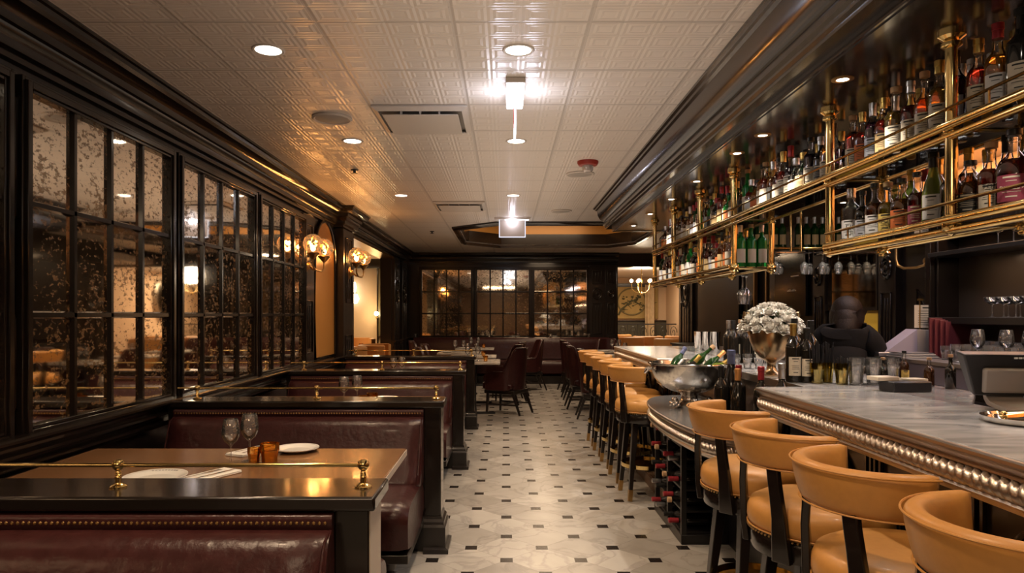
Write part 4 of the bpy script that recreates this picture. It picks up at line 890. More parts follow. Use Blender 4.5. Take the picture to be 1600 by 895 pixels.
# ================================================================== BAR STOOLS
def make_stool():
    t = thing('bar_stool', 'tan leather bar stool', 'bar stool')      # faces +x
    MB().lathe([(.215, .655), (.230, .662), (.238, .69), (.236, .722), (.226, .745), (.195, .761), (.12, .768), (1e-6, .770)], (0,0,0), 48).build('seat', tan, t, ang=60)
    MB().tube([(.2365*math.cos(a), .2365*math.sin(a), .668) for a in [2*PI*k/48 for k in range(48)]], .003, 6, True).build('welt', tan, t)
    n = MB()
    for k in range(86):
        a = 2*PI*k/86; n.sphere((.235*math.cos(a), .235*math.sin(a), .658), .0042, 5, 4)
    n.build('nail_trim', brass_d, t)
    MB().lathe([(.215, .580), (.224, .585), (.228, .60), (.228, .640), (.220, .655), (.15, .655)], (0,0,0), 44).build('apron_ring', wood_hi, t)
    MB().cyl((0, 0, .545), .10, .04, 24).build('swivel_plate', blackpl, t)
    # back pad : shallow C, thick, rounded
    m = MB(); N = 34; vs = []; A = math.radians(97); RX, RY, OX = .175, .192, -.075
    pr = smooth_poly([(-.026, .895), (.014, .888), (.022, .91), (.022, .985), (.014, 1.005), (-.006, 1.014), (-.026, 1.004), (-.030, .95)], 2); q = len(pr)
    def pad(a, o, z): ln = .03*(z-.89)/.12; return (OX+(RX+ln+o)*math.cos(a), (RY+ln*.5+o)*math.sin(a), z)
    for i in range(N+1):
        u = i/N*2-1; a = PI+u*A; e = 1-abs(u); k = 1 if e > .05 else math.sqrt(max(0.02, 1-(1-e/.05)**2))
        for o, z in pr: vs.append(pad(a, o*k, .95+(z-.95)*(.88+.12*k)))
    m.add(vs, [(i*q+j, i*q+(j+1) % q, (i+1)*q+(j+1) % q, (i+1)*q+j) for i in range(N) for j in range(q)]+[tuple(range(q-1, -1, -1)), tuple(N*q+j for j in range(q))])
    m.build('back_pad', tan, t, ang=60)
    m = MB()
    for zz in (1.002, .893): m.tube([pad(PI+A*.97*(k/20-1), .0225, zz) for k in range(41)], .0026, 6)
    m.build('piping', tan, t)
    for s in (-1, 1):
        a = PI+s*math.radians(34); ca, sa = math.cos(a), math.sin(a); m = MB(); pts = []
        tx, ty = -sa, ca
        top = pad(PI+s*math.radians(36), .0, .92)
        R_ = math.hypot(top[0], top[1]); ta = math.atan2(top[1], top[0])
        for r, z, w_, f in ((.226, .585, .066, 0), (.236, .66, .056, 0), (.238, .73, .048, .1), (.240, .80, .043, .4), (R_-.014, .86, .042, .8), (R_-.014, .912, .042, 1)):
            an = a+(((ta-a+PI) % (2*PI))-PI)*f; c1, s1 = math.cos(an), math.sin(an); tx, ty = -s1, c1
            pts += [(r*c1+tx*w_/2, r*s1+ty*w_/2, z), (r*c1-tx*w_/2, r*s1-ty*w_/2, z), ((r+.024)*c1-tx*w_/2, (r+.024)*s1-ty*w_/2, z), ((r+.024)*c1+tx*w_/2, (r+.024)*s1+ty*w_/2, z)]
        m.add(pts, [(i*4+j, i*4+(j+1) % 4, (i+1)*4+(j+1) % 4, (i+1)*4+j) for i in range(5) for j in range(4)]+[(3, 2, 1, 0), (20, 21, 22, 23)])
        m.build('back_post', wood_hi, t, bevel=.004)
    for k in range(4):
        a = PI/4+k*PI/2; ca, sa = math.cos(a), math.sin(a)
        top = (.16*ca, .16*sa, .585); bot = (.235*ca, .235*sa, .0)
        l = MB().bar(top, bot, (.046, .027), (.046, .027)).build('leg', wood, t, bevel=.003)
        f = .085/.585; mid = tuple(bot[j]+(top[j]-bot[j])*f for j in range(3))
        MB().bar(mid, bot, (.033, .0295), (.033, .0295)).build('brass_cap', brass_d, l)
    MB().lathe([(.186, .235), (.192, .235), (.192, .263), (.186, .263), (.186, .235)], (0,0,0), 44).build('foot_ring', brass, t)
    return t
s0 = make_stool()
ST = [((1.095, 1.35), .06, 'tan leather bar stool nearest the camera, cut off by the right edge'), ((1.09, 1.90), .06, 'tan leather bar stool second from the camera'),
      ((1.095, 2.44), .08, 'tan leather bar stool third from the camera along the marble bar'), ((1.09, 3.02), .12, 'tan leather bar stool directly in front of the low curved counter'),
      ((1.09, 5.42), .06, 'tan bar stool just past the low curved counter, left of the bowl'), ((1.09, 5.98), .05, 'second tan bar stool past the low curved counter'),
      ((1.09, 6.52), .05, 'middle tan bar stool of the far row of five'), ((1.09, 7.07), .04, 'fourth tan bar stool past the low curved counter'), ((1.09, 7.62), .03, 'farthest tan bar stool at the end of the bar')]
for i, ((x, y), rz, lb) in enumerate(ST):
    s = s0 if i == 0 else dup(s0, (x, y, 0), rz, lb)
    s.location = (x, y, 0); s.rotation_euler = (0, 0, rz); s['label'] = lb; s['group'] = 'tan leather bar stools'
# ================================================================== OVERHEAD BRASS SHELVES
XF, XB = 1.585, 1.845; ZL, ZU, ZS = 1.735, 2.07, 2.40
PY = [.62, 1.55, 2.48, 3.41, 4.84, 5.68, 6.57, 7.41]
orack = thing('overhead_shelf', 'two-tier polished brass and glass bottle shelving hanging over the bar', 'shelf', (1.7, 4, ZS))
def collar(m, x, y, z, r=.030, h=.05): m.lathe([(.02, -h/2), (r, -h/2+.006), (r*.86, -h/4), (r, 0), (r*.86, h/4), (r, h/2-.006), (.02, h/2)], (x, y, z), 16)
for i, y in enumerate(PY):
    lo = ZL-.02
    for x in (XF, XB):
        m = MB(); m.cyl((x, y, lo), .0205, ZS-lo, 18)
        m.lathe([(.0185, ZS-.055), (.034, ZS-.045), (.034, ZS-.035), (.024, ZS-.028), (.045, ZS-.012), (.045, ZS)], (x, y, 0), 20)
        collar(m, x, y, ZU-.01); collar(m, x, y, ZL-.01, .034, .06)
        m.lathe([(1e-6, -.075), (.018, -.068), (.026, -.05), (.020, -.03)], (x, y, ZL+.02), 14)
        m.build('post', brass, orack, world=True)
runs = {ZU: [(-.3, 7.41)], ZL: [(-.3, 3.41), (4.84, 7.41)]}
for z, rr in runs.items():
    for a, b_ in rr:
        m = MB()
        m.tube([(XF-.022, a, z), (XF-.022, b_, z)], .0155, 12).tube([(XF-.008, a, z-.036), (XF-.008, b_, z-.036)], .0135, 12); m.build('front_rail', brass, orack, world=True)
        MB().tube([(XB+.0, a, z-.01), (XB+.0, b_, z-.01)], .012, 10).build('rear_rail', brass, orack, world=True)
        m = MB().tube([(XF-.022, a, z+.060), (XF-.022, b_, z+.060)], .0062, 8)
        k = a+.23
        while k < b_: m.cyl((XF-.022, k, z), .004, .062, 6); k += .465
        m.build('gallery_rail', brass, orack, world=True)
        MB().box(XF-.01, XB+.01, a+.02, b_-.02, z-.012, z-.003).build('glass_shelf', shelfglass, orack, world=True)
    for y in PY:
        if z == ZL and y < .5: continue
        MB().tube([(XF, y, z-.01), (XB, y, z-.01)], .011, 8).build('cross_rail', brass, orack, world=True)
# return of the upper shelf across the far end of the bar
ZC = 2.03
MB().box(XB, 3.18, 6.50, 6.70, ZC-.012, ZC-.003).build('glass_shelf', shelfglass, orack, world=True)
MB().tube([(XB, 6.49, ZC-.01), (3.18, 6.49, ZC-.01)], .012, 10).build('return_rail', brass, orack, world=True)
for x in (2.65, 2.745): MB().cyl((x, 6.48, ZC-.04), .012, ZS-ZC+.04, 12).build('hanger_rod', brass, orack, world=True)
# hanging stem racks
for y0, xx in ((7.30, 0),):
    m = MB()
    for x in (2.54, 2.60, 2.80, 2.86, 2.98, 3.04, 3.13): m.tube([(x, 6.48, ZC-.05), (x, 6.68, ZC-.05)], .004, 6)
    m.box(2.50, 3.17, 6.48, 6.49, ZC-.055, ZC-.045); m.build('glass_hanger', steel, orack, world=True)
def hang_glass(lb, x, y, z, grp):
    t = wine_glass(lb, x, y, z, grp); t.rotation_euler = (PI, 0, 0); return t
HG = [(2.53, 6.54), (2.59, 6.60), (2.80, 6.54), (2.87, 6.60), (2.97, 6.54), (3.03, 6.60), (3.12, 6.54)]
for k, (x, y) in enumerate(HG): hang_glass('stemmed glass hanging upside down under the green bottle shelf, %s from left' % ordw(k), x, y, ZC-.04, 'hanging stemware')
for k, (x, y) in enumerate(((1.70, 5.0), (1.76, 5.1))):
    hang_glass('stemmed glass hanging under the main brass shelves, %s from the far end' % ordw(k), x, y, (ZU-.05 if 3.41 < y < 4.84 else ZL-.05), 'stemware under the brass shelves')
# ================================================================== BACK BAR
bb = thing('back_bar_counter', 'dark back bar cabinet with pale lavender fascia along the bar wall', 'counter', (2.95, 3, 0))
MB().box(2.72, 3.13, -1, 11.4, 0, .92).build('cabinet', blackp, bb, world=True)
MB().box(2.66, 3.14, -1, 5.3, 1.085, 1.11).build('worktop', steel_b, bb, world=True, bevel=.003)
MB().box(2.68, 2.72, 1.2, 5.28, .965, 1.085).build('fascia', lavender, bb, world=True)
MB().box(2.72, 3.13, -1, 5.3, .92, 1.085).build('riser', blackp, bb, world=True)
MB().box(2.69, 3.13, 5.3, 11.4, .92, .95).build('rear_worktop', blackp, bb, world=True)
for y in (2.2, 3.0, 3.8, 4.6): MB().box(2.71, 2.722, y, y+.7, .5, .9).build('door', mat('under_counter_steel', (.10, .10, .13), .35, .6), bb, world=True)
# mirror and ochre panel, screens on the bar wall
cm = thing('framed_mirror', 'dark-framed mirror behind the bar reflecting the gridded windows', 'mirror', (3.19, 6.4, 1.7), -PI/2)
MB().box(-.44, .44, -.012, 0, -.23, .32).build('mirror_glass', clean_mirror, cm, smooth=False)
MB().box(-.47, -.44, -.03, 0, -.26, .35).box(.44, .47, -.03, 0, -.26, .35).box(-.44, .44, -.03, 0, .32, .35).box(-.44, .44, -.03, 0, -.26, -.23).build('mirror_frame', wood_hi, cm)
yp = thing('ochre_panel', 'ochre yellow wall panel beside the bartender', 'panel', (3.19, 6.38, 1.28), -PI/2)
MB().box(-.42, .42, -.01, 0, -.20, .17).build('panel_face', mat('ochre_panel_paint', (.50, .30, .03), .45, emit=(.5, .28, .02), es=0.0), yp)
tv = thing('menu_screen', 'black screen with small white specks above the white flowers', 'screen', (3.18, 7.75, 1.66), -PI/2)
MB().box(-.42, .42, -.03, 0, -.27, .42).build('screen_panel', mat('black_screen', (.012, .012, .014), .12), tv, bevel=.004)
m = MB()
for k in range(7): m.box(-.05+k*.035, -.03+k*.035, -.033, -.03, .0, .012+(k % 3)*.006)
m.box(.05, .25, -.033, -.03, .16, .17); m.box(.0, .2, -.033, -.03, -.26, -.25); m.build('screen_marks', paperw, tv)
tv = thing('wall_screen', 'large black wall screen at the far end of the back bar', 'screen', (3.18, 10.4, 1.62), -PI/2)
MB().box(-1.0, 1.0, -.04, 0, -.6, .62).build('screen_panel', mat('matt_black_screen', (.008, .007, .008), .3), tv, bevel=.004)
for y in (8.35, 8.75):
    struct(MB().box(3.12, 3.16, y, y+.04, .95, 2.4).build('trim_brass_strip', brass_d))
# items on the back bar
o = thing('menu_stack', 'burgundy leather menus standing upright on the back bar', 'menu', (2.98, 4.72, 1.11), -.1)
for k in range(4): MB().box(-.11+k*.02, .11+k*.02, -.012-k*.03, .006-k*.03, 0, .27-.008*k).build('menu_cover', mat('burgundy_menu', (.13, .02, .025), .5), o, bevel=.003)
o = thing('menu_card', 'cream printed menu card on a brass stand behind the burgundy menus', 'menu', (2.97, 4.92, 1.11), -.05)
MB().box(-.085, .085, -.002, .002, .20, .36).build('card', paper, o); MB().cyl((-.05, -.006, 0), .004, .40, 8).box(-.07, -.03, -.01, -.004, .39, .405).build('stand', brass, o)
m = MB()
for k in range(7): m.box(-.06, .06-.01*(k % 3), -.0035, -.002, .22+k*.016, .223+k*.016)
m.box(-.03, .03, -.0035, -.002, .337, .345); m.build('printing', ink, o)
o = thing('napkin_box', 'grey wedge-shaped box open at the side on the back bar', 'box', (2.88, 4.95, 1.11), .0)
MB().prism([(-.22, .03), (.0, .03), (.0, .19)], -.07, .07, 'xz').build('side_wedge', lavender, o); MB().hexa([(0, -.07, .02), (.11, -.07, .03), (.11, .07, .03), (0, .07, .02)], [(0, -.07, .19), (.09, -.07, .185), (.09, .07, .185), (0, .07, .19)]).build('front_block', greyp, o, bevel=.003)
MB().box(-.28, .14, -.09, .09, 0, .03).build('base_tray', steel_b, o, bevel=.003)
o = thing('paper_pile', 'pile of papers and trays at the left end of the back bar', 'papers', (2.80, 5.02, 1.11))
for k in range(5): MB().box(-.12+.006*k, .14-.01*k, -.10, .10, .008*k*1.0-.0, .008*k+.006).build('sheet', paperw if k % 2 else steel_b, o)
o.location = (2.74, 4.72, 1.11)
def clr_t(lb, x, y, z, r, h, g): return tumbler(lb, x, y, z, r, h, g, clear, 'tumbler')
k = 0
for r_ in range(3):
    for c_ in range(7):
        clr_t('clear tumbler in the massed rows on the back bar, row %s, place %s' % (ordw(r_), ordw(c_)), 2.78+.088*r_, 3.72+c_*.095, 1.11, .04, .11+.02*(r_ == 2), 'massed clear tumblers on the back bar'); k += 1
for c_ in range(2): clr_t('short clear tumbler %s the menus' % ('right beside', 'second beside')[c_], 2.86+.0*c_, 4.52-.09*c_, 1.11, .038, .09, 'short tumblers by the menus')
for c_, (x, y) in enumerate(((2.74, 4.05), (2.80, 3.9), (2.82, 3.75))):
    wine_glass('stemmed glass in front of the massed tumblers, %s from left' % ordw(c_), x, y, 1.11, 'stemmed glasses before the tumblers')
CP = [(.001, 0), (.032, 0), (.032, .002), (.006, .006), (.0038, .012), (.0038, .07), (.006, .078), (.03, .088), (.044, .105), (.047, .125), (.045, .125), (.042, .106), (.028, .091), (.002, .082)]
cp = None
for r_ in range(2):
    for c_ in range(6):
        x, y = 3.0+.1*r_, 3.80+c_*.10
        lb = 'clear coupe glass on the niche shelf, %s row, %s from the bar mirror' % (('front', 'back')[r_], ordw(5-c_))
        if cp is None:
            cp = MB().lathe(CP, (0,0,0), 22).build('coupe_glass', clear); o = cp
        else: o = cp.copy(); COL.objects.link(o)
        o.location = (x, y, 1.385); tag(o, lb, 'coupe glass', 'coupe glasses on the niche shelf')
for c_ in range(4):
    o = cp.copy(); COL.objects.link(o); o.location = (3.03, 3.9+c_*.13, 1.83); tag(o, 'clear coupe glass on the topmost niche shelf, %s from the right' % ordw(c_), 'coupe glass', 'coupe glasses on the topmost shelf')
# ================================================================== BOTTLES
SHAPES = {   # (radius factor, height factor)
 'wine': [(.9, 0), (1, .01), (1, .58), (.96, .63), (.80, .68), (.50, .735), (.37, .78), (.36, .93), (.40, .935), (.40, .955), (.36, .96), (.36, 1)],
 'round': [(.9, 0), (1, .012), (1, .52), (.97, .58), (.80, .64), (.48, .69), (.36, .74), (.34, .90), (.40, .905), (.40, .93), (.36, .935), (.36, 1)],
 'squat': [(.92, 0), (1, .015), (1, .48), (.96, .55), (.78, .63), (.46, .69), (.32, .74), (.31, .86), (.38, .87), (.38, .90), (.34, .905), (.34, 1)],
 'tall': [(.9, 0), (1, .01), (1, .62), (.93, .67), (.62, .71), (.42, .75), (.38, .80), (.36, .93), (.42, .935), (.42, .96), (.38, .965), (.38, 1)],
 'sloped': [(.9, 0), (1, .01), (1, .40), (.94, .48), (.74, .60), (.48, .72), (.36, .82), (.34, .94), (.40, .945), (.40, .965), (.36, .97), (.36, 1)],
 'square': [(.95, 0), (1, .012), (1, .60), (.92, .645), (.50, .68), (.38, .71), (.36, .88), (.44, .89), (.44, .93), (.38, .935), (.38, 1)]}
SHW = {'wine': 'wine-shaped', 'round': 'round-shouldered', 'squat': 'squat', 'tall': 'tall straight', 'sloped': 'slope-shouldered', 'square': 'square'}
def liquid(name, col):
    return mat('liquid_'+name, col, .04, trans=.72, ior=1.30, coat=.3)
LQ = {'amber': liquid('amber', (.85, .27, .03)), 'orange': liquid('orange', (.95, .38, .04)), 'red': liquid('red', (.60, .05, .02)), 'dark red': liquid('dark_red', (.25, .02, .015)),
      'brown': liquid('brown', (.32, .10, .02)), 'golden': liquid('golden', (.80, .50, .10)), 'clear': clear, 'purple-black': liquid('purple', (.05, .012, .03))}
GL = {'green': mat('green_bottle_glass', (.02, .30, .05), .05, trans=.5, ior=1.2, coat=.4), 'dark': wine_dark, 'dark green': mat('dark_green_glass', (.018, .075, .012), .05, trans=.5, ior=1.2, coat=.5), 'olive': mat('olive_glass', (.20, .24, .04), .06, trans=.5, ior=1.25)}
LC = {'cream': mat('cream_label', (.66, .58, .45), .6), 'white': mat('white_label', (.74, .72, .70), .6), 'tan': mat('tan_label', (.55, .38, .18), .6), 'orange': mat('orange_label', (.62, .16, .04), .6),
      'black': mat('black_label', (.03, .03, .03), .5), 'burgundy': mat('burgundy_label', (.25, .04, .07), .5), 'grey': mat('silver_label', (.50, .52, .58), .4, .3), 'yellow': mat('yellow_label', (.75, .55, .15), .6)}
CC = {'black': mat('black_cap', (.012, .012, .012), .35), 'gold': mat('gold_foil', (.62, .44, .14), .3, 1), 'red': mat('red_foil', (.34, .03, .04), .35, .3), 'cork': mat('cork_cap', (.48, .30, .16), .7),
      'silver': mat('silver_foil', (.6, .6, .62), .3, 1), 'orange': mat('copper_foil', (.62, .30, .10), .35, .5), 'blue': mat('blue_foil', (.16, .19, .35), .35, .4)}
PROTO = {}; DMESH = {}
def bottle_mesh(kind, key, fn):
    if (kind, key) not in DMESH:
        o = fn(); DMESH[(kind, key)] = o.data; bpy.data.objects.remove(o)
    return DMESH[(kind, key)]
def child(name, me, par):
    o = bpy.data.objects.new(name, me); COL.objects.link(o); o.parent = par; return o
def bottle(lb, x, y, z, shape='round', col='amber', lab='cream', cap='gold', h=.29, r=.038, grp=None, rot=None, cat='bottle', word=None, fill=.63, face=225):
    key = (shape, col, lab, cap, h, r)
    t = thing('bottle', lb, cat, (x, y, z), 0, grp); sq = 5 if shape == 'square' else 0; n = 24 if h*r*1000/max(1, y) > 2.6 else 14
    S_ = SHAPES[shape]; gl = col in GL
    gm = GL[col] if gl else bottleclear
    prof = [(1e-6, 0)]+[(a*r, b_*h) for a, b_ in S_]+[(1e-6, h)]
    child('glass_body', bottle_mesh('g', (shape, h, r, gm.name, n), lambda: MB().lathe(prof, (0,0,0), n, sq=sq).build('g', gm, ang=50)), t)
    if not gl and col != 'clear':
        fl = [(1e-6, .008)]+[(a*r*.97, max(.008, b_*h)) for a, b_ in S_ if b_ < fill+.06]
        lastr = fl[-1][0]; fl += [(lastr*.97, fl[-1][1]+.002), (1e-6, fl[-1][1]+.002)]
        child('liquid', bottle_mesh('l', (shape, h, r, col, n), lambda: MB().lathe(fl, (0,0,0), n, sq=sq).build('l', LQ[col], ang=50)), t)
    nr = S_[-1][0]*r*1.14; cz = .84*h if cap in ('gold', 'red', 'silver', 'orange', 'blue') else .93*h
    if shape in ('wine', 'sloped'): cz = min(cz, .80*h)
    def capf():
        if cap == 'cork': return MB().lathe([(nr*.9, .94*h), (nr*1.15, .945*h), (nr*1.2, 1.02*h), (nr*1.0, 1.03*h), (1e-6, 1.03*h)], (0,0,0), n).build('c', CC[cap])
        return MB().lathe([(nr*1.02, cz), (nr*1.05, cz+.004), (nr*1.0, .93*h), (nr*1.12, .935*h), (nr*1.10, 1.004*h), (nr*.9, 1.01*h), (1e-6, 1.01*h)], (0,0,0), n).build('c', CC[cap])
    child('cap', bottle_mesh('c', (shape, h, r, cap, n), capf), t)
    if lab:
        rr = r*1.015; z0, z1 = .12*h, .44*h; c_ = math.radians(face)
        child('label', bottle_mesh('b', (shape, h, r, lab, n, face), lambda: MB().lathe([(rr-.001, z0), (rr, z0), (rr, z1), (rr-.001, z1)], (0,0,0), 16, sq=sq, a0=c_-.88, a1=c_+.88).build('b', LC[lab], ang=60)), t)
        if y < 4.2:
            dk = LC['cream'] if lab in ('burgundy', 'black') else ink
            def pr():
                m = MB(); r2 = rr+.0006
                for k, (zz, hw, th) in enumerate(((.40, .45, .010), (.36, .28, .004), (.29, .50, .003), (.26, .42, .003), (.23, .5, .003), (.17, .3, .007))):
                    m.lathe([(r2, zz*h), (r2, zz*h+th*.55)], (0,0,0), 8, sq=sq, a0=c_-hw, a1=c_+hw)
                return m.build('p', dk)
            child('label_print', bottle_mesh('p', (shape, h, r, lab, n, face), pr), t)
    if rot: t.rotation_mode = 'XYZ'; t.rotation_euler = rot
    return t
rb = random.Random(11)
COLW = {'clear': 'clear', 'amber': 'amber', 'orange': 'orange', 'red': 'red', 'dark red': 'dark red', 'brown': 'brown', 'golden': 'golden', 'purple-black': 'purple-black', 'green': 'bright green', 'dark': 'near-black', 'dark green': 'dark green', 'olive': 'olive green'}
def desc(sh, col, lab, cap, where): return '%s %s bottle, %s label, %s cap, %s' % (COLW[col], SHW[sh], lab or 'no', cap, where)
def row(specs, y0, dy, x, z, shelf, grp, jit=.0):
    for i, s in enumerate(specs):
        sh, col, lab, cap, h, r = s
        bottle(desc(sh, col, lab, cap, '%s %s' % (ordw(i), shelf)), x+rb.uniform(-.012, .012), y0+dy*i+rb.uniform(-.006, .006), z, sh, col, lab, cap, h, r, grp, face=rb.choice((205, 215, 225)))
def rnd_spec(dark=.35):
    sh = rb.choice(['round', 'round', 'tall', 'squat', 'sloped', 'square', 'tall', 'wine'])
    col = rb.choice(['amber', 'amber', 'orange', 'red', 'dark red', 'brown', 'golden', 'clear', 'purple-black', 'brown', 'dark']) if rb.random() > .12 else rb.choice(['dark green', 'green', 'olive'])
    h = {'squat': .235, 'square': .26, 'round': .285, 'tall': .305, 'sloped': .30, 'wine': .295}[sh]*rb.uniform(.95, 1.04)
    h = round(h, 2); r = {'squat': .046, 'square': .040, 'round': .039, 'tall': .036, 'sloped': .040, 'wine': .037}[sh]
    return (sh, col, rb.choice(['cream', 'cream', 'white', 'tan', 'cream', 'grey', 'black', 'orange', 'white']), rb.choice(['gold', 'black', 'cork', 'silver', 'gold', 'red', 'black']), h, r)
up = [('tall', 'dark', 'cream', 'black', .315, .041), ('round', 'orange', 'white', 'red', .31, .041), ('round', 'red', 'cream', 'gold', .295, .039),
      ('wine', 'purple-black', 'grey', 'black', .30, .037), ('round', 'golden', 'cream', 'gold', .30, .040), ('round', 'amber', 'cream', 'cork', .285, .038), ('round', 'dark red', 'cream', 'silver', .285, .038),
      ('round', 'golden', 'cream', 'cork', .29, .046), ('round', 'red', 'tan', 'gold', .28, .036), ('wine', 'purple-black', 'grey', 'silver', .285, .036), ('round', 'red', 'orange', 'gold', .27, .036), ('tall', 'red', 'cream', 'cork', .275, .035)]
# the post at y = 2.48 and 3.41 take their own place in the row
ZUs, ZLs = ZU-.003, ZL-.003
ypos = [2.24, 2.345, 2.44, 2.565, 2.66, 2.755, 2.85, 2.955, 3.055, 3.145, 3.235, 3.325]
for i, s in enumerate(up):
    bottle(desc(*s[:4], '%s on the near upper shelf' % ordw(i)), 1.655, ypos[i], ZUs, *s, grp='front bottles of the upper brass shelf')
row([rnd_spec() for _ in range(43)], 3.50, .0915, 1.655, ZUs, 'on the far upper shelf front', 'front bottles of the upper brass shelf')
row([rnd_spec() for _ in range(14)], 2.28, .085, 1.76, ZUs, 'in upper near back row', 'back bottles of the upper brass shelf')
row([rnd_spec() for _ in range(28)], 3.55, .135, 1.765, ZUs, 'in upper far back row', 'back bottles of the upper brass shelf')
low = [('squat', 'dark red', 'burgundy', 'black', .27, .052), ('round', 'red', 'cream', 'cork', .25, .041), ('squat', 'brown', 'black', 'black', .215, .048), ('round', 'clear', None, 'black', .25, .038),
       ('sloped', 'olive', 'white', 'black', .295, .041), ('round', 'dark red', 'burgundy', 'black', .24, .036), ('squat', 'brown', 'orange', 'black', .235, .046), ('round', 'golden', 'yellow', 'cork', .235, .040),
       ('round', 'brown', 'white', 'black', .255, .042), ('round', 'dark', 'grey', 'black', .24, .034), ('tall', 'clear', 'white', 'silver', .27, .044)]
for i, s in enumerate(low):
    b_ = bottle(desc(*s[:4], '%s on the near lower shelf' % ordw(i)), 1.655, 2.27+i*.107, ZLs, *s, grp='front bottles of the near lower brass shelf')
row([rnd_spec() for _ in range(11)], 2.25, .10, 1.77, ZLs, 'in lower near back row', 'back bottles of the near lower shelf')
# end group of the far lower shelf : tall green bottles, then mixed
grn = [('tall', 'green', 'cream', 'silver', .30, .037), ('tall', 'green', 'cream', 'cork', .30, .037), ('tall', 'green', 'cream', 'silver', .30, .037)]
for i, s in enumerate(grn):
    bottle('bright green tall bottle with cream label, %s of three on the far lower shelf end' % ('leftmost', 'middle', 'rightmost')[i], 1.66+.075*i, 4.93, ZLs, *s, grp='green bottles at the near end of the far lower shelf', face=265)
row([rnd_spec() for _ in range(26)], 5.03, .0915, 1.655, ZLs, 'on the far lower shelf front', 'front bottles of the far lower brass shelf')
row([rnd_spec() for _ in range(17)], 5.10, .135, 1.765, ZLs, 'in lower far back row', 'back bottles of the far lower brass shelf')
# green wine bottles on the return shelf
for i in range(13):
    if i == 6: continue
    bottle('dark green wine bottle with tan label on the cross shelf, %s from left' % ordw(i), 2.23+i*.0765, 6.59, ZC-.003, 'wine', 'dark green', 'tan', 'silver', .295, .037, 'wine bottles on the cross shelf', face=265)
# lettering on the nearest labels
for name, txt, i, sz in (('upper', 'HIN', 1, .022),):
    pass
def label_text(txt, x, y, z, r, size, m, face=225, xs=1.0):
    a = math.radians(face); par = None
    for o in COL.objects:
        if o.name.startswith('bottle') and o.type == 'EMPTY' and abs(o.location.x-x) < .02 and abs(o.location.y-y) < .02 and abs(o.location.z-z) < .3: par = o; break
    if par is None: return
    zz = z-par.location.z
    text_obj(txt, size, m, par, ((r+.003)*math.cos(a), (r+.003)*math.sin(a), zz), (PI/2, 0, a+PI/2), .0003, xs=xs)
label_text('DISTRAPIO', 1.655, 2.27, ZLs+.075, .055, .015, LC['cream'], 232)
label_text('TON', 1.655, 2.377, ZLs+.10, .043, .022, ink, 232)
label_text('DOG', 1.655, 2.27+.107*7, ZLs+.07, .041, .024, ink, 230)
label_text('ER', 1.655, 2.27+.107*10, ZLs+.08, .046, .034, ink, 228)
# ---- wine on and behind the low counter, high counter
LZt = .81
oc_b = [(1.30, 4.02, .385, .052, 'blue', None, 'large near-black magnum bottle standing right of the steel bowl'), (1.245, 3.74, .30, .038, 'orange', None, 'dark wine bottle with copper capsule on the low counter'),
        (1.29, 3.86, .31, .038, 'red', None, 'dark wine bottle with red capsule behind the copper-capped one'), (1.30, 3.55, .325, .038, 'red', None, 'dark wine bottle with bright red capsule on the low counter'),
        (1.33, 3.36, .355, .040, 'silver', None, 'dark wine bottle with grey capsule just before the bar corner'), (1.22, 3.95, .30, .038, 'black', None, 'black-capped wine bottle left of the copper-capped one')]
for x, y, h, r, cap, lab, lb in oc_b: bottle(lb, x, y, LZt, 'sloped' if cap in ('orange', 'blue') else 'wine', 'dark', lab, cap, h, r, 'wine bottles on the low counter')
for x, y, h, cap, lb in ((1.415, 3.43, .285, 'gold', 'dark wine bottle with gold capsule and cream label at the bar corner'), (1.475, 3.42, .265, 'black', 'dark wine bottle with cream label beside the gold-capped one'),
                         (1.53, 3.50, .30, 'black', 'tall dark wine bottle without a label right of the vase'), (1.49, 3.60, .31, 'black', 'dark wine bottle standing directly behind the cream-labelled pair')):
    bottle(lb, x, y, BZ, 'wine', 'dark', 'cream' if y < 3.45 else None, cap, h, .037, 'wine bottles beside the vase', face=265)
for i in range(7):
    x, y = 1.56+.085*(i % 4), 4.78+.10*(i//4)
    bottle('dark wine bottle in the cluster left of the vase, %s from left' % ordw(i), x, y, BZ, 'wine', 'dark', 'cream' if i in (2, 5) else None, ('black', 'black', 'silver', 'black', 'silver', 'cork', 'black')[i], .29, .037, 'wine bottle cluster left of the vase', face=265)
# punch bowl with bottles
BW_ = (1.185, 4.50)
t = thing('punch_bowl', 'large polished steel punch bowl holding wine bottles', 'bowl', (BW_[0], BW_[1], LZt))
MB().lathe([(.10, 0), (.105, .01), (.085, .02), (.055, .04), (.05, .07), (.06, .088), (.12, .105), (.185, .14), (.225, .19), (.246, .245), (.252, .272), (.262, .275), (.262, .282), (.248, .283), (.238, .25), (.218, .195), (.178, .148), (.11, .115), (1e-6, .10)], (0,0,0), 64).build('bowl_body', steel_p, t, ang=60)
MB().tube([(.257*math.cos(a), .257*math.sin(a), .28) for a in [2*PI*k/64 for k in range(64)]], .006, 8, True).build('rim', steel, t)
for s in (-1, 1): MB().tube([(s*.25, -.03, .25), (s*.275, -.03, .24), (s*.285, 0, .22), (s*.275, .03, .24), (s*.25, .03, .25)], .008, 8).build('handle', steel, t)
for k in range(3):
    a = -PI/2+(k-1)*1.0; cx, cy = .13*math.cos(a), .13*math.sin(a); m = MB()
    for j in range(9): b_ = 2*PI*j/9; m.sphere((cx+.024*math.cos(b_), cy+.024*math.sin(b_), .022+.012*(j % 2)), .014, 8, 6)
    m.sphere((cx, cy, .05), .022, 10, 8); m.build('ornate_foot', steel, t)
mI = MB(); ri = random.Random(5)
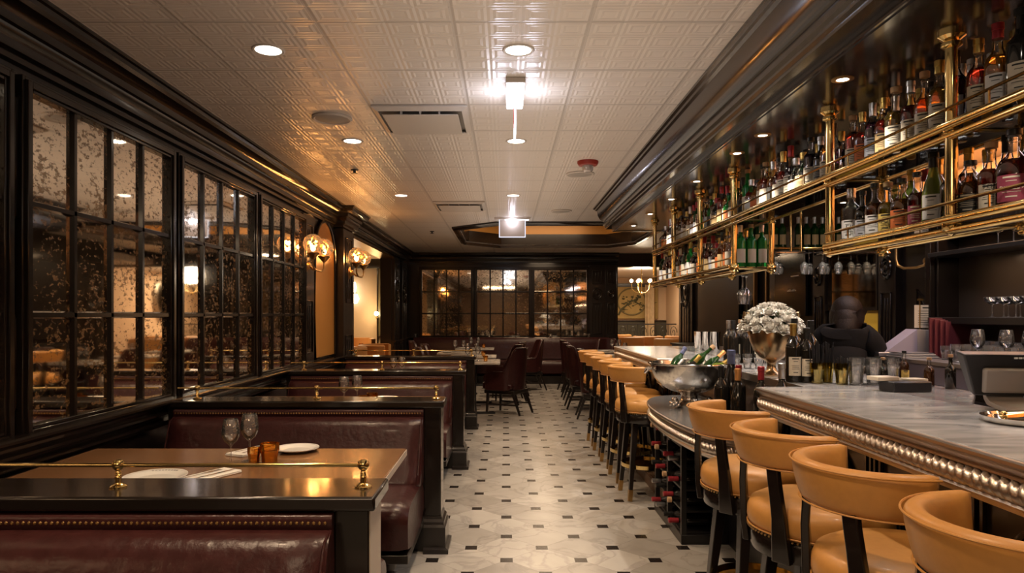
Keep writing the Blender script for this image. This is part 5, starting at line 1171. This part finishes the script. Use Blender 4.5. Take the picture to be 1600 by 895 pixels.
for k in range(46):
    a, q = ri.uniform(0, 2*PI), .19*math.sqrt(ri.random()); n0 = mI.mark(); mI.box(-.018, .018, -.018, .018, -.018, .018)
    mI.xf(Matrix.Translation((q*math.cos(a), q*math.sin(a), .205+ri.uniform(-.015, .012))) @ Matrix.Rotation(ri.uniform(0, 3), 4, (ri.random(), ri.random(), .3)), n0)
ic = mI.build('crushed_ice', mat('ice', (.8, .82, .84), .1, trans=.7, ior=1.31), None, bevel=.003); ic.location = (BW_[0], BW_[1], LZt)
tag(ic, 'heap of ice cubes inside the steel punch bowl', 'ice', kind='stuff')
for k, (dx, dy, rx, ry, col, cap, lb) in enumerate(((-.04, .02, -.1, .88, 'dark green', 'cork', 'dark green bottle leaning right with corked neck in the punch bowl'), (.05, -.04, .1, 1.0, 'olive', 'gold', 'bottle with bright gold foil leaning right in the punch bowl'),
        (-.10, .06, -.15, .55, 'dark green', 'blue', 'bottle with blue foil in the punch bowl'), (-.07, .0, .1, .72, 'dark', 'gold', 'bottle with pale gold foil low in the punch bowl'), (-.15, .03, .0, .75, 'dark', 'silver', 'bottle with silver foil at the left of the punch bowl'),
        (.09, .08, -.2, .85, 'dark green', 'orange', 'bottle with copper foil at the right of the punch bowl'))):
    bottle(lb, BW_[0]+dx-.03, BW_[1]+dy, LZt+(.185, .165, .165, .14, .135, .165)[k], 'wine', col, None, cap, (.31, .27, .25, .25, .22, .28)[k], .034, 'bottles in the punch bowl', rot=(rx, ry, 0))
# two bottles lying on the low counter and ashtray-like coaster
bottle('dark wine bottle lying on the low counter, neck to the left', 1.26, 3.66, LZt+.042, 'wine', 'dark', 'yellow', 'black', .30, .037, 'lying bottles', rot=(0, -PI/2+.0, .6))
bottle('dark wine bottle lying in front, nearest the stools, neck to the left', 1.33, 3.50, LZt+.042, 'wine', 'dark', None, 'black', .30, .037, 'lying bottles', rot=(0, -PI/2, .7))
t = thing('bottle_coaster', 'round steel coaster right of the punch bowl foot', 'coaster', (1.30, 4.22, LZt)); MB().lathe([(.045, 0), (.05, .012), (.048, .03), (.044, .03), (.044, .006), (1e-6, .006)], (0,0,0), 28).build('coaster_body', steel, t)
# rack bottles (necks towards the aisle)
k = 0
for z in (.072, .202, .332, .462, .592):
    for y in (4.38, 4.52, 4.75, 4.88):
        cap = ('red', 'black', 'silver', 'red', 'cork')[k % 5]
        bottle('wine bottle lying in the rack, %s shelf from bottom, %s from the near post' % (ordw(int((z-.072)/.13+.5)), ordw((4.38, 4.52, 4.75, 4.88).index(y))), 1.325, y, z+.040, 'wine', 'dark', None, cap, .30, .036, 'wine bottles in the rack', rot=(0, -PI/2, 0)); k += 1
# vase with white flowers
vx, vy = 1.448, 3.80
t = thing('flower_vase', 'antique bronze footed urn vase with looped handles', 'vase', (vx, vy, BZ))
MB().lathe([(.062, 0), (.064, .008), (.05, .014), (.026, .03), (.022, .06), (.028, .075), (.034, .08), (.065, .10), (.095, .14), (.112, .19), (.119, .235), (.121, .262), (.117, .262), (.108, .20), (.06, .11), (1e-6, .10)], (0,0,0), 40).build('urn_body', bronze, t, ang=60)
for s in (-1, 1): MB().tube([(s*.118, 0, .225), (s*.135, 0, .26), (s*.15, 0, .31), (s*.145, 0, .345), (s*.125, 0, .345), (s*.112, 0, .31), (s*.115, 0, .26)], .010, 8).build('handle', bronze, t)
t = thing('flower_bouquet', 'dense dome of white roses with dark leaves in the bronze vase', 'flowers', (vx, vy, BZ+.235))
def rose():
    m = MB(); rr = random.Random(2)
    for ring, (n_, R, tilt, hh) in enumerate(((3, .008, .15, .030), (4, .016, .45, .032), (5, .024, .80, .030), (6, .031, 1.15, .026))):
        for k in range(n_):
            a = 2*PI*k/n_+ring*.6; n0 = m.mark(); g = []
            for i in range(5):
                for j in range(4):
                    u, v_ = i/4*2-1, j/3; wdt = .019*math.sin(PI*(.15+.75*v_))*(1+.15*ring)
                    g.append((u*wdt, R*.3+(.008*(u*u))*-1+v_*hh*math.sin(tilt)+(.004 if v_ > .9 else 0), v_*hh*math.cos(tilt)))
            m.add(g, [(i*4+j, (i+1)*4+j, (i+1)*4+j+1, i*4+j+1) for i in range(4) for j in range(3)])
            m.xf(Matrix.Rotation(a, 4, 'Z'), n0)
    m.sphere((0, 0, .006), .012, 8, 6); return m.build('flower', petal, ang=80)
r0 = rose(); rf = random.Random(9); first = True
for ring, (n_, R, z) in enumerate(((1, 0, .135), (6, .045, .125), (11, .09, .095), (15, .125, .055), (14, .140, .015))):
    for k in range(n_):
        a = 2*PI*k/n_+ring*.4; o = r0 if first else r0.copy()
        if not first: COL.objects.link(o)
        first = False; o.parent = t; sc = rf.uniform(.95, 1.3)
        o.location = (R*math.cos(a), R*math.sin(a), z+rf.uniform(-.008, .010)); o.scale = (sc, sc, sc)
        d = Vector((math.cos(a)*R*7, math.sin(a)*R*7, 1)).normalized(); o.rotation_euler = d.to_track_quat('Z', 'Y').to_euler()
MB().sphere((0, 0, .03), .10, 16, 10, .8).build('foliage_core', leaf, t)
for k in range(16):
    a = rf.uniform(0, 2*PI); R = rf.uniform(.06, .14); z = .12-.6*R*R/.14+rf.uniform(-.02, .02)
    m = MB(); m.add([(0, 0, 0), (.010, .02, .004), (0, .055, .0), (-.010, .02, .004), (0, .022, -.001)], [(0, 1, 4), (1, 2, 4), (2, 3, 4), (3, 0, 4)])
    m.xf(Matrix.Translation((R*math.cos(a), R*math.sin(a), z)) @ Matrix.Rotation(a-PI/2, 4, 'Z') @ Matrix.Rotation(rf.uniform(.2, 1), 4, 'X')); m.build('leaf', leaf, t)
# straw tumblers, clear tumblers, dashers, caddy
yg = thin_glass('yellow_glass', (.95, .85, .45), (1, .9, .5), .12, .05)
for i, (x, y) in enumerate(((1.50, 3.36), (1.565, 3.40), (1.60, 3.32))):
    tumbler('yellow-tinted tumbler of straws, %s of three' % ('left', 'middle', 'right')[i], x, y, BZ, .034, .10, 'yellow tumblers', yg)
    m = MB()
    for k in range(12):
        a = k*2.4; q = .020*math.sqrt((k+1)/12)
        m.tube([(x+q*math.cos(a), y+q*math.sin(a), BZ+.008), (x+q*2.1*math.cos(a), y+q*2.1*math.sin(a), BZ+(.19 if i < 2 else .125)+.01*math.sin(k*3))], .0028, 5)
    o = m.build('drinking_straws', blackpl); tag(o, 'bundle of black straws in the %s yellow tumbler' % ('left', 'middle', 'right')[i], 'straws', 'straw bundles', kind='stuff')
for i in range(6): tumbler('clear upturned tumbler in the cluster right of the straw glasses, %s from left' % ordw(i), 1.655+.042*i, 3.30+.07*(i % 2), BZ, .036, .125, 'clear tumblers right of the straws', clear)
for i in range(4): tumbler('clear tumbler behind the vase foot, %s from left' % ordw(i), 1.42+.07*i, 4.3, BZ, .03, .09, 'clear tumblers behind the vase', clear)
for i, (x, y, h, cap, c_) in enumerate(((1.785, 3.30, .125, 'cork', 'dark'), (1.835, 3.35, .10, 'black', 'dark'), (1.885, 3.30, .16, 'black', 'brown'), (1.93, 3.40, .10, 'black', 'dark red'), (1.955, 3.22, .13, 'cork', 'brown'), (1.99, 3.12, .15, 'cork', 'dark'))):
    bottle('small %s bitters bottle with %s top, %s from left by the napkin caddy' % (COLW[c_], cap, ordw(i)), x, y, BZ, 'round', c_, 'yellow' if i == 2 else None, cap, h, .022, 'bitters bottles', face=260)
t = thing('napkin_caddy', 'black rubber bar caddy with napkins on the marble bar top', 'caddy', (1.72, 3.02, BZ), .12)
MB().box(-.08, .10, -.05, .05, 0, .045).build('caddy_body', blackpl, t, bevel=.006); MB().box(-.115, -.015, .0, .08, .045, .062).build('napkins', paper, t, bevel=.002); MB().box(.03, .12, .0, .07, .035, .052).build('coasters', paper, t, bevel=.002)
for i, x in enumerate((1.80, 1.87, 1.955)):
    t = thing('cocktail_shaker', 'steel cocktail shaker tin on the far bar end, %s' % ('leftmost', 'middle', 'rightmost')[i], 'shaker', (x, 6.5, BZ), 0, 'cocktail shakers'); MB().lathe([(.032, 0), (.036, .02), (.046, .17), (.047, .175), (.043, .175), (.033, .02)], (0,0,0), 24).build('tin', steel, t)
# point-of-sale terminal
t = thing('pos_terminal', 'black touch-screen till on a curved grey stand seen from behind', 'till', (1.76, 2.42, BZ), -.15)
m = MB(); pts = [(.0, 0), (.02, .01), (.045, .035), (.062, .08), (.068, .13)]
m.prism([(-.075, 0), (.0, .004), (.05, .012), (.07, .03), (.085, .075), (.09, .12), (.075, .12), (.068, .08), (.05, .04), (.03, .025), (-.075, .012)], -.06, .06, 'yz').xf(Matrix.Identity(4)); m.build('stand', greyp, t, bevel=.002)
m = MB(); m.hexa([(-.17, -.06, .05), (.17, -.06, .05), (.17, .02, .03), (-.17, .02, .03)], [(-.20, .06, .20), (.20, .06, .20), (.20, .10, .17), (-.20, .10, .17)]); 
m = MB(); m.hexa([(-.11, .03, .045), (.13, .03, .045), (.13, .075, .06), (-.11, .075, .06)], [(-.19, -.07, .195), (.19, -.07, .195), (.19, -.01, .205), (-.19, -.01, .205)]); m.build('screen_housing', blackpl, t, bevel=.006)
m = MB(); m.hexa([(-.09, .005, .06), (.11, .005, .06), (.11, .03, .055), (-.09, .03, .055)], [(-.115, -.055, .145), (.14, -.055, .145), (.14, -.03, .15), (-.115, -.03, .15)]); m.build('rear_cover', greyp, t, bevel=.008)
m = MB()
for k in range(4): m.box(-.03+k*.014, -.02+k*.014, -.068, -.064, .181, .187)
m.build('marking', paperw, t)
t = thing('check_tray', 'round silver tray holding brass-coloured bar tools at the right edge', 'tray', (1.60, 2.13, BZ))
MB().lathe([(.085, .006), (.12, .012), (.125, .02), (.128, .02), (.12, .004), (.08, 0), (1e-6, 0)], (0,0,0), 40).build('tray_body', steel, t); MB().tube([(-.08, -.01, .022), (.0, .0, .028), (.12, .0, .03)], .007, 8).tube([(-.07, .03, .022), (.12, .03, .03)], .006, 8).sphere((-.08, .0, .025), .013, 8, 6).build('bar_tools', brass, t)
# ================================================================== BARTENDER
def skin_body(name, pts, edges, rad, m, parent, sub=2, root=0):
    me = bpy.data.meshes.new(name); me.from_pydata(pts, edges, []); o = bpy.data.objects.new(name, me); COL.objects.link(o); me.materials.append(m); o.parent = parent
    md = o.modifiers.new('skin', 'SKIN'); md.use_smooth_shade = True
    for i, v_ in enumerate(me.skin_vertices[0].data):
        r = rad[i]; v_.radius = (r, r) if not isinstance(r, tuple) else r; v_.use_root = (i == root)
    s = o.modifiers.new('sub', 'SUBSURF'); s.levels = sub; s.render_levels = sub; return o
P_ = thing('person', 'person with long dark hair in black clothing bending over the back bar', 'person', (2.40, 4.96, 0), 1.0)   # faces +x, turned away from the camera
pts = [(0, 0, .88), (.02, 0, 1.02), (.07, 0, 1.16), (.12, 0, 1.25), (.15, 0, 1.31), (.19, 0, 1.37), (.20, 0, 1.43),
       (.10, .13, 1.245), (.13, .19, 1.20), (.17, .23, 1.00), (.34, .19, .99), (.10, -.13, 1.245), (.13, -.19, 1.20), (.17, -.23, 1.00), (.34, -.19, .99),
       (0, .09, .80), (.02, .095, .46), (0, .10, .08), (.10, .11, .04), (0, -.09, .80), (.02, -.095, .46), (0, -.10, .08), (.10, -.11, .04)]
ed = [(0,1),(1,2),(2,3),(3,4),(4,5),(5,6),(3,7),(7,8),(8,9),(9,10),(3,11),(11,12),(12,13),(13,14),(0,15),(15,16),(16,17),(17,18),(0,19),(19,20),(20,21),(21,22)]
rd = [(.11, .075), (.10, .07), (.11, .075), (.06, .05), .040, .05, .05, .050, .050, .042, .032, .065, .055, .042, .032, .088, .058, .040, .032, .088, .058, .040, .032]
skin_body('body', pts, ed, rd, skinm, P_)
skin_body('black_shirt', pts[:4]+pts[7:10]+pts[11:14]+[(.10, 0, 1.285)], [(0,1),(1,2),(2,3),(3,4),(4,5),(5,6),(3,7),(7,8),(8,9),(3,10)], [(.175, .125), (.160, .12), (.178, .13), (.170, .125), .105, .085, .062, .105, .085, .062, .115], cloth_b, P_)
skin_body('black_trousers', [pts[0]]+pts[15:18]+pts[19:22], [(0,1),(1,2),(2,3),(0,4),(4,5),(5,6)], [(.155, .115), .10, .070, .052, .10, .070, .052], cloth_b, P_)
hd = MB().lathe([(1e-6, -.12), (.035, -.11), (.055, -.08), (.068, -.03), (.075, .02), (.072, .06), (.052, .095), (1e-6, .112)], (.225, 0, 1.40), 20)
hd.lathe([(1e-6, .02), (.011, .008), (.012, -.018), (1e-6, -.022)], (.300, 0, 1.385), 10).sphere((.285, -.028, 1.405), .010, 8, 6).sphere((.285, .028, 1.405), .010, 8, 6).sphere((.285, 0, 1.345), .016, 8, 6, .4).sphere((.225, .076, 1.39), .018, 8, 6).sphere((.225, -.076, 1.39), .018, 8, 6)
hd.build('head', skinm, P_, ang=80)
MB().sphere((.200, 0, 1.435), .108, 20, 12).sphere((.165, 0, 1.36), .10, 16, 10, 1.2).build('hair_crown', hairm, P_)
skin_body('long_hair', [(.20, 0, 1.445), (.17, 0, 1.39), (.13, 0, 1.30), (.09, 0, 1.20), (.19, .05, 1.40), (.16, .075, 1.28), (.19, -.05, 1.40), (.16, -.075, 1.28), (.25, 0, 1.455)], [(0,1),(1,2),(2,3),(0,4),(4,5),(0,6),(6,7),(0,8)], [.098, .105, .10, .05, .075, .055, .075, .055, .055], hairm, P_)
for s in (-1, 1):
    hx, hy, hz = .36, s*.19, .985
    skin_body('hand', [(hx-.02, hy, hz+.005), (hx+.03, hy, hz+.003), (hx+.06, hy, hz)]+[(hx+.075, hy+dy, hz) for dy in (-.028, -.010, .010, .027)]+[(hx+.105+e, hy+dy*1.1, hz-.008) for dy, e in ((-.028, -.008), (-.010, .003), (.010, .006), (.027, -.004))]+[(hx+.128+e, hy+dy*1.15, hz-.022) for dy, e in ((-.028, -.014), (-.010, .003), (.010, .006), (.027, -.006))]+[(hx+.03, hy-s*.035, hz-.004), (hx+.06, hy-s*.052, hz-.012)],
              [(0,1),(1,2),(2,3),(2,4),(2,5),(2,6),(3,7),(4,8),(5,9),(6,10),(7,11),(8,12),(9,13),(10,14),(1,15),(15,16)], [.024, (.03, .016), (.032, .014)]+[.010]*4+[.0085]*4+[.007]*4+[.011, .009], skinm, P_, 1)
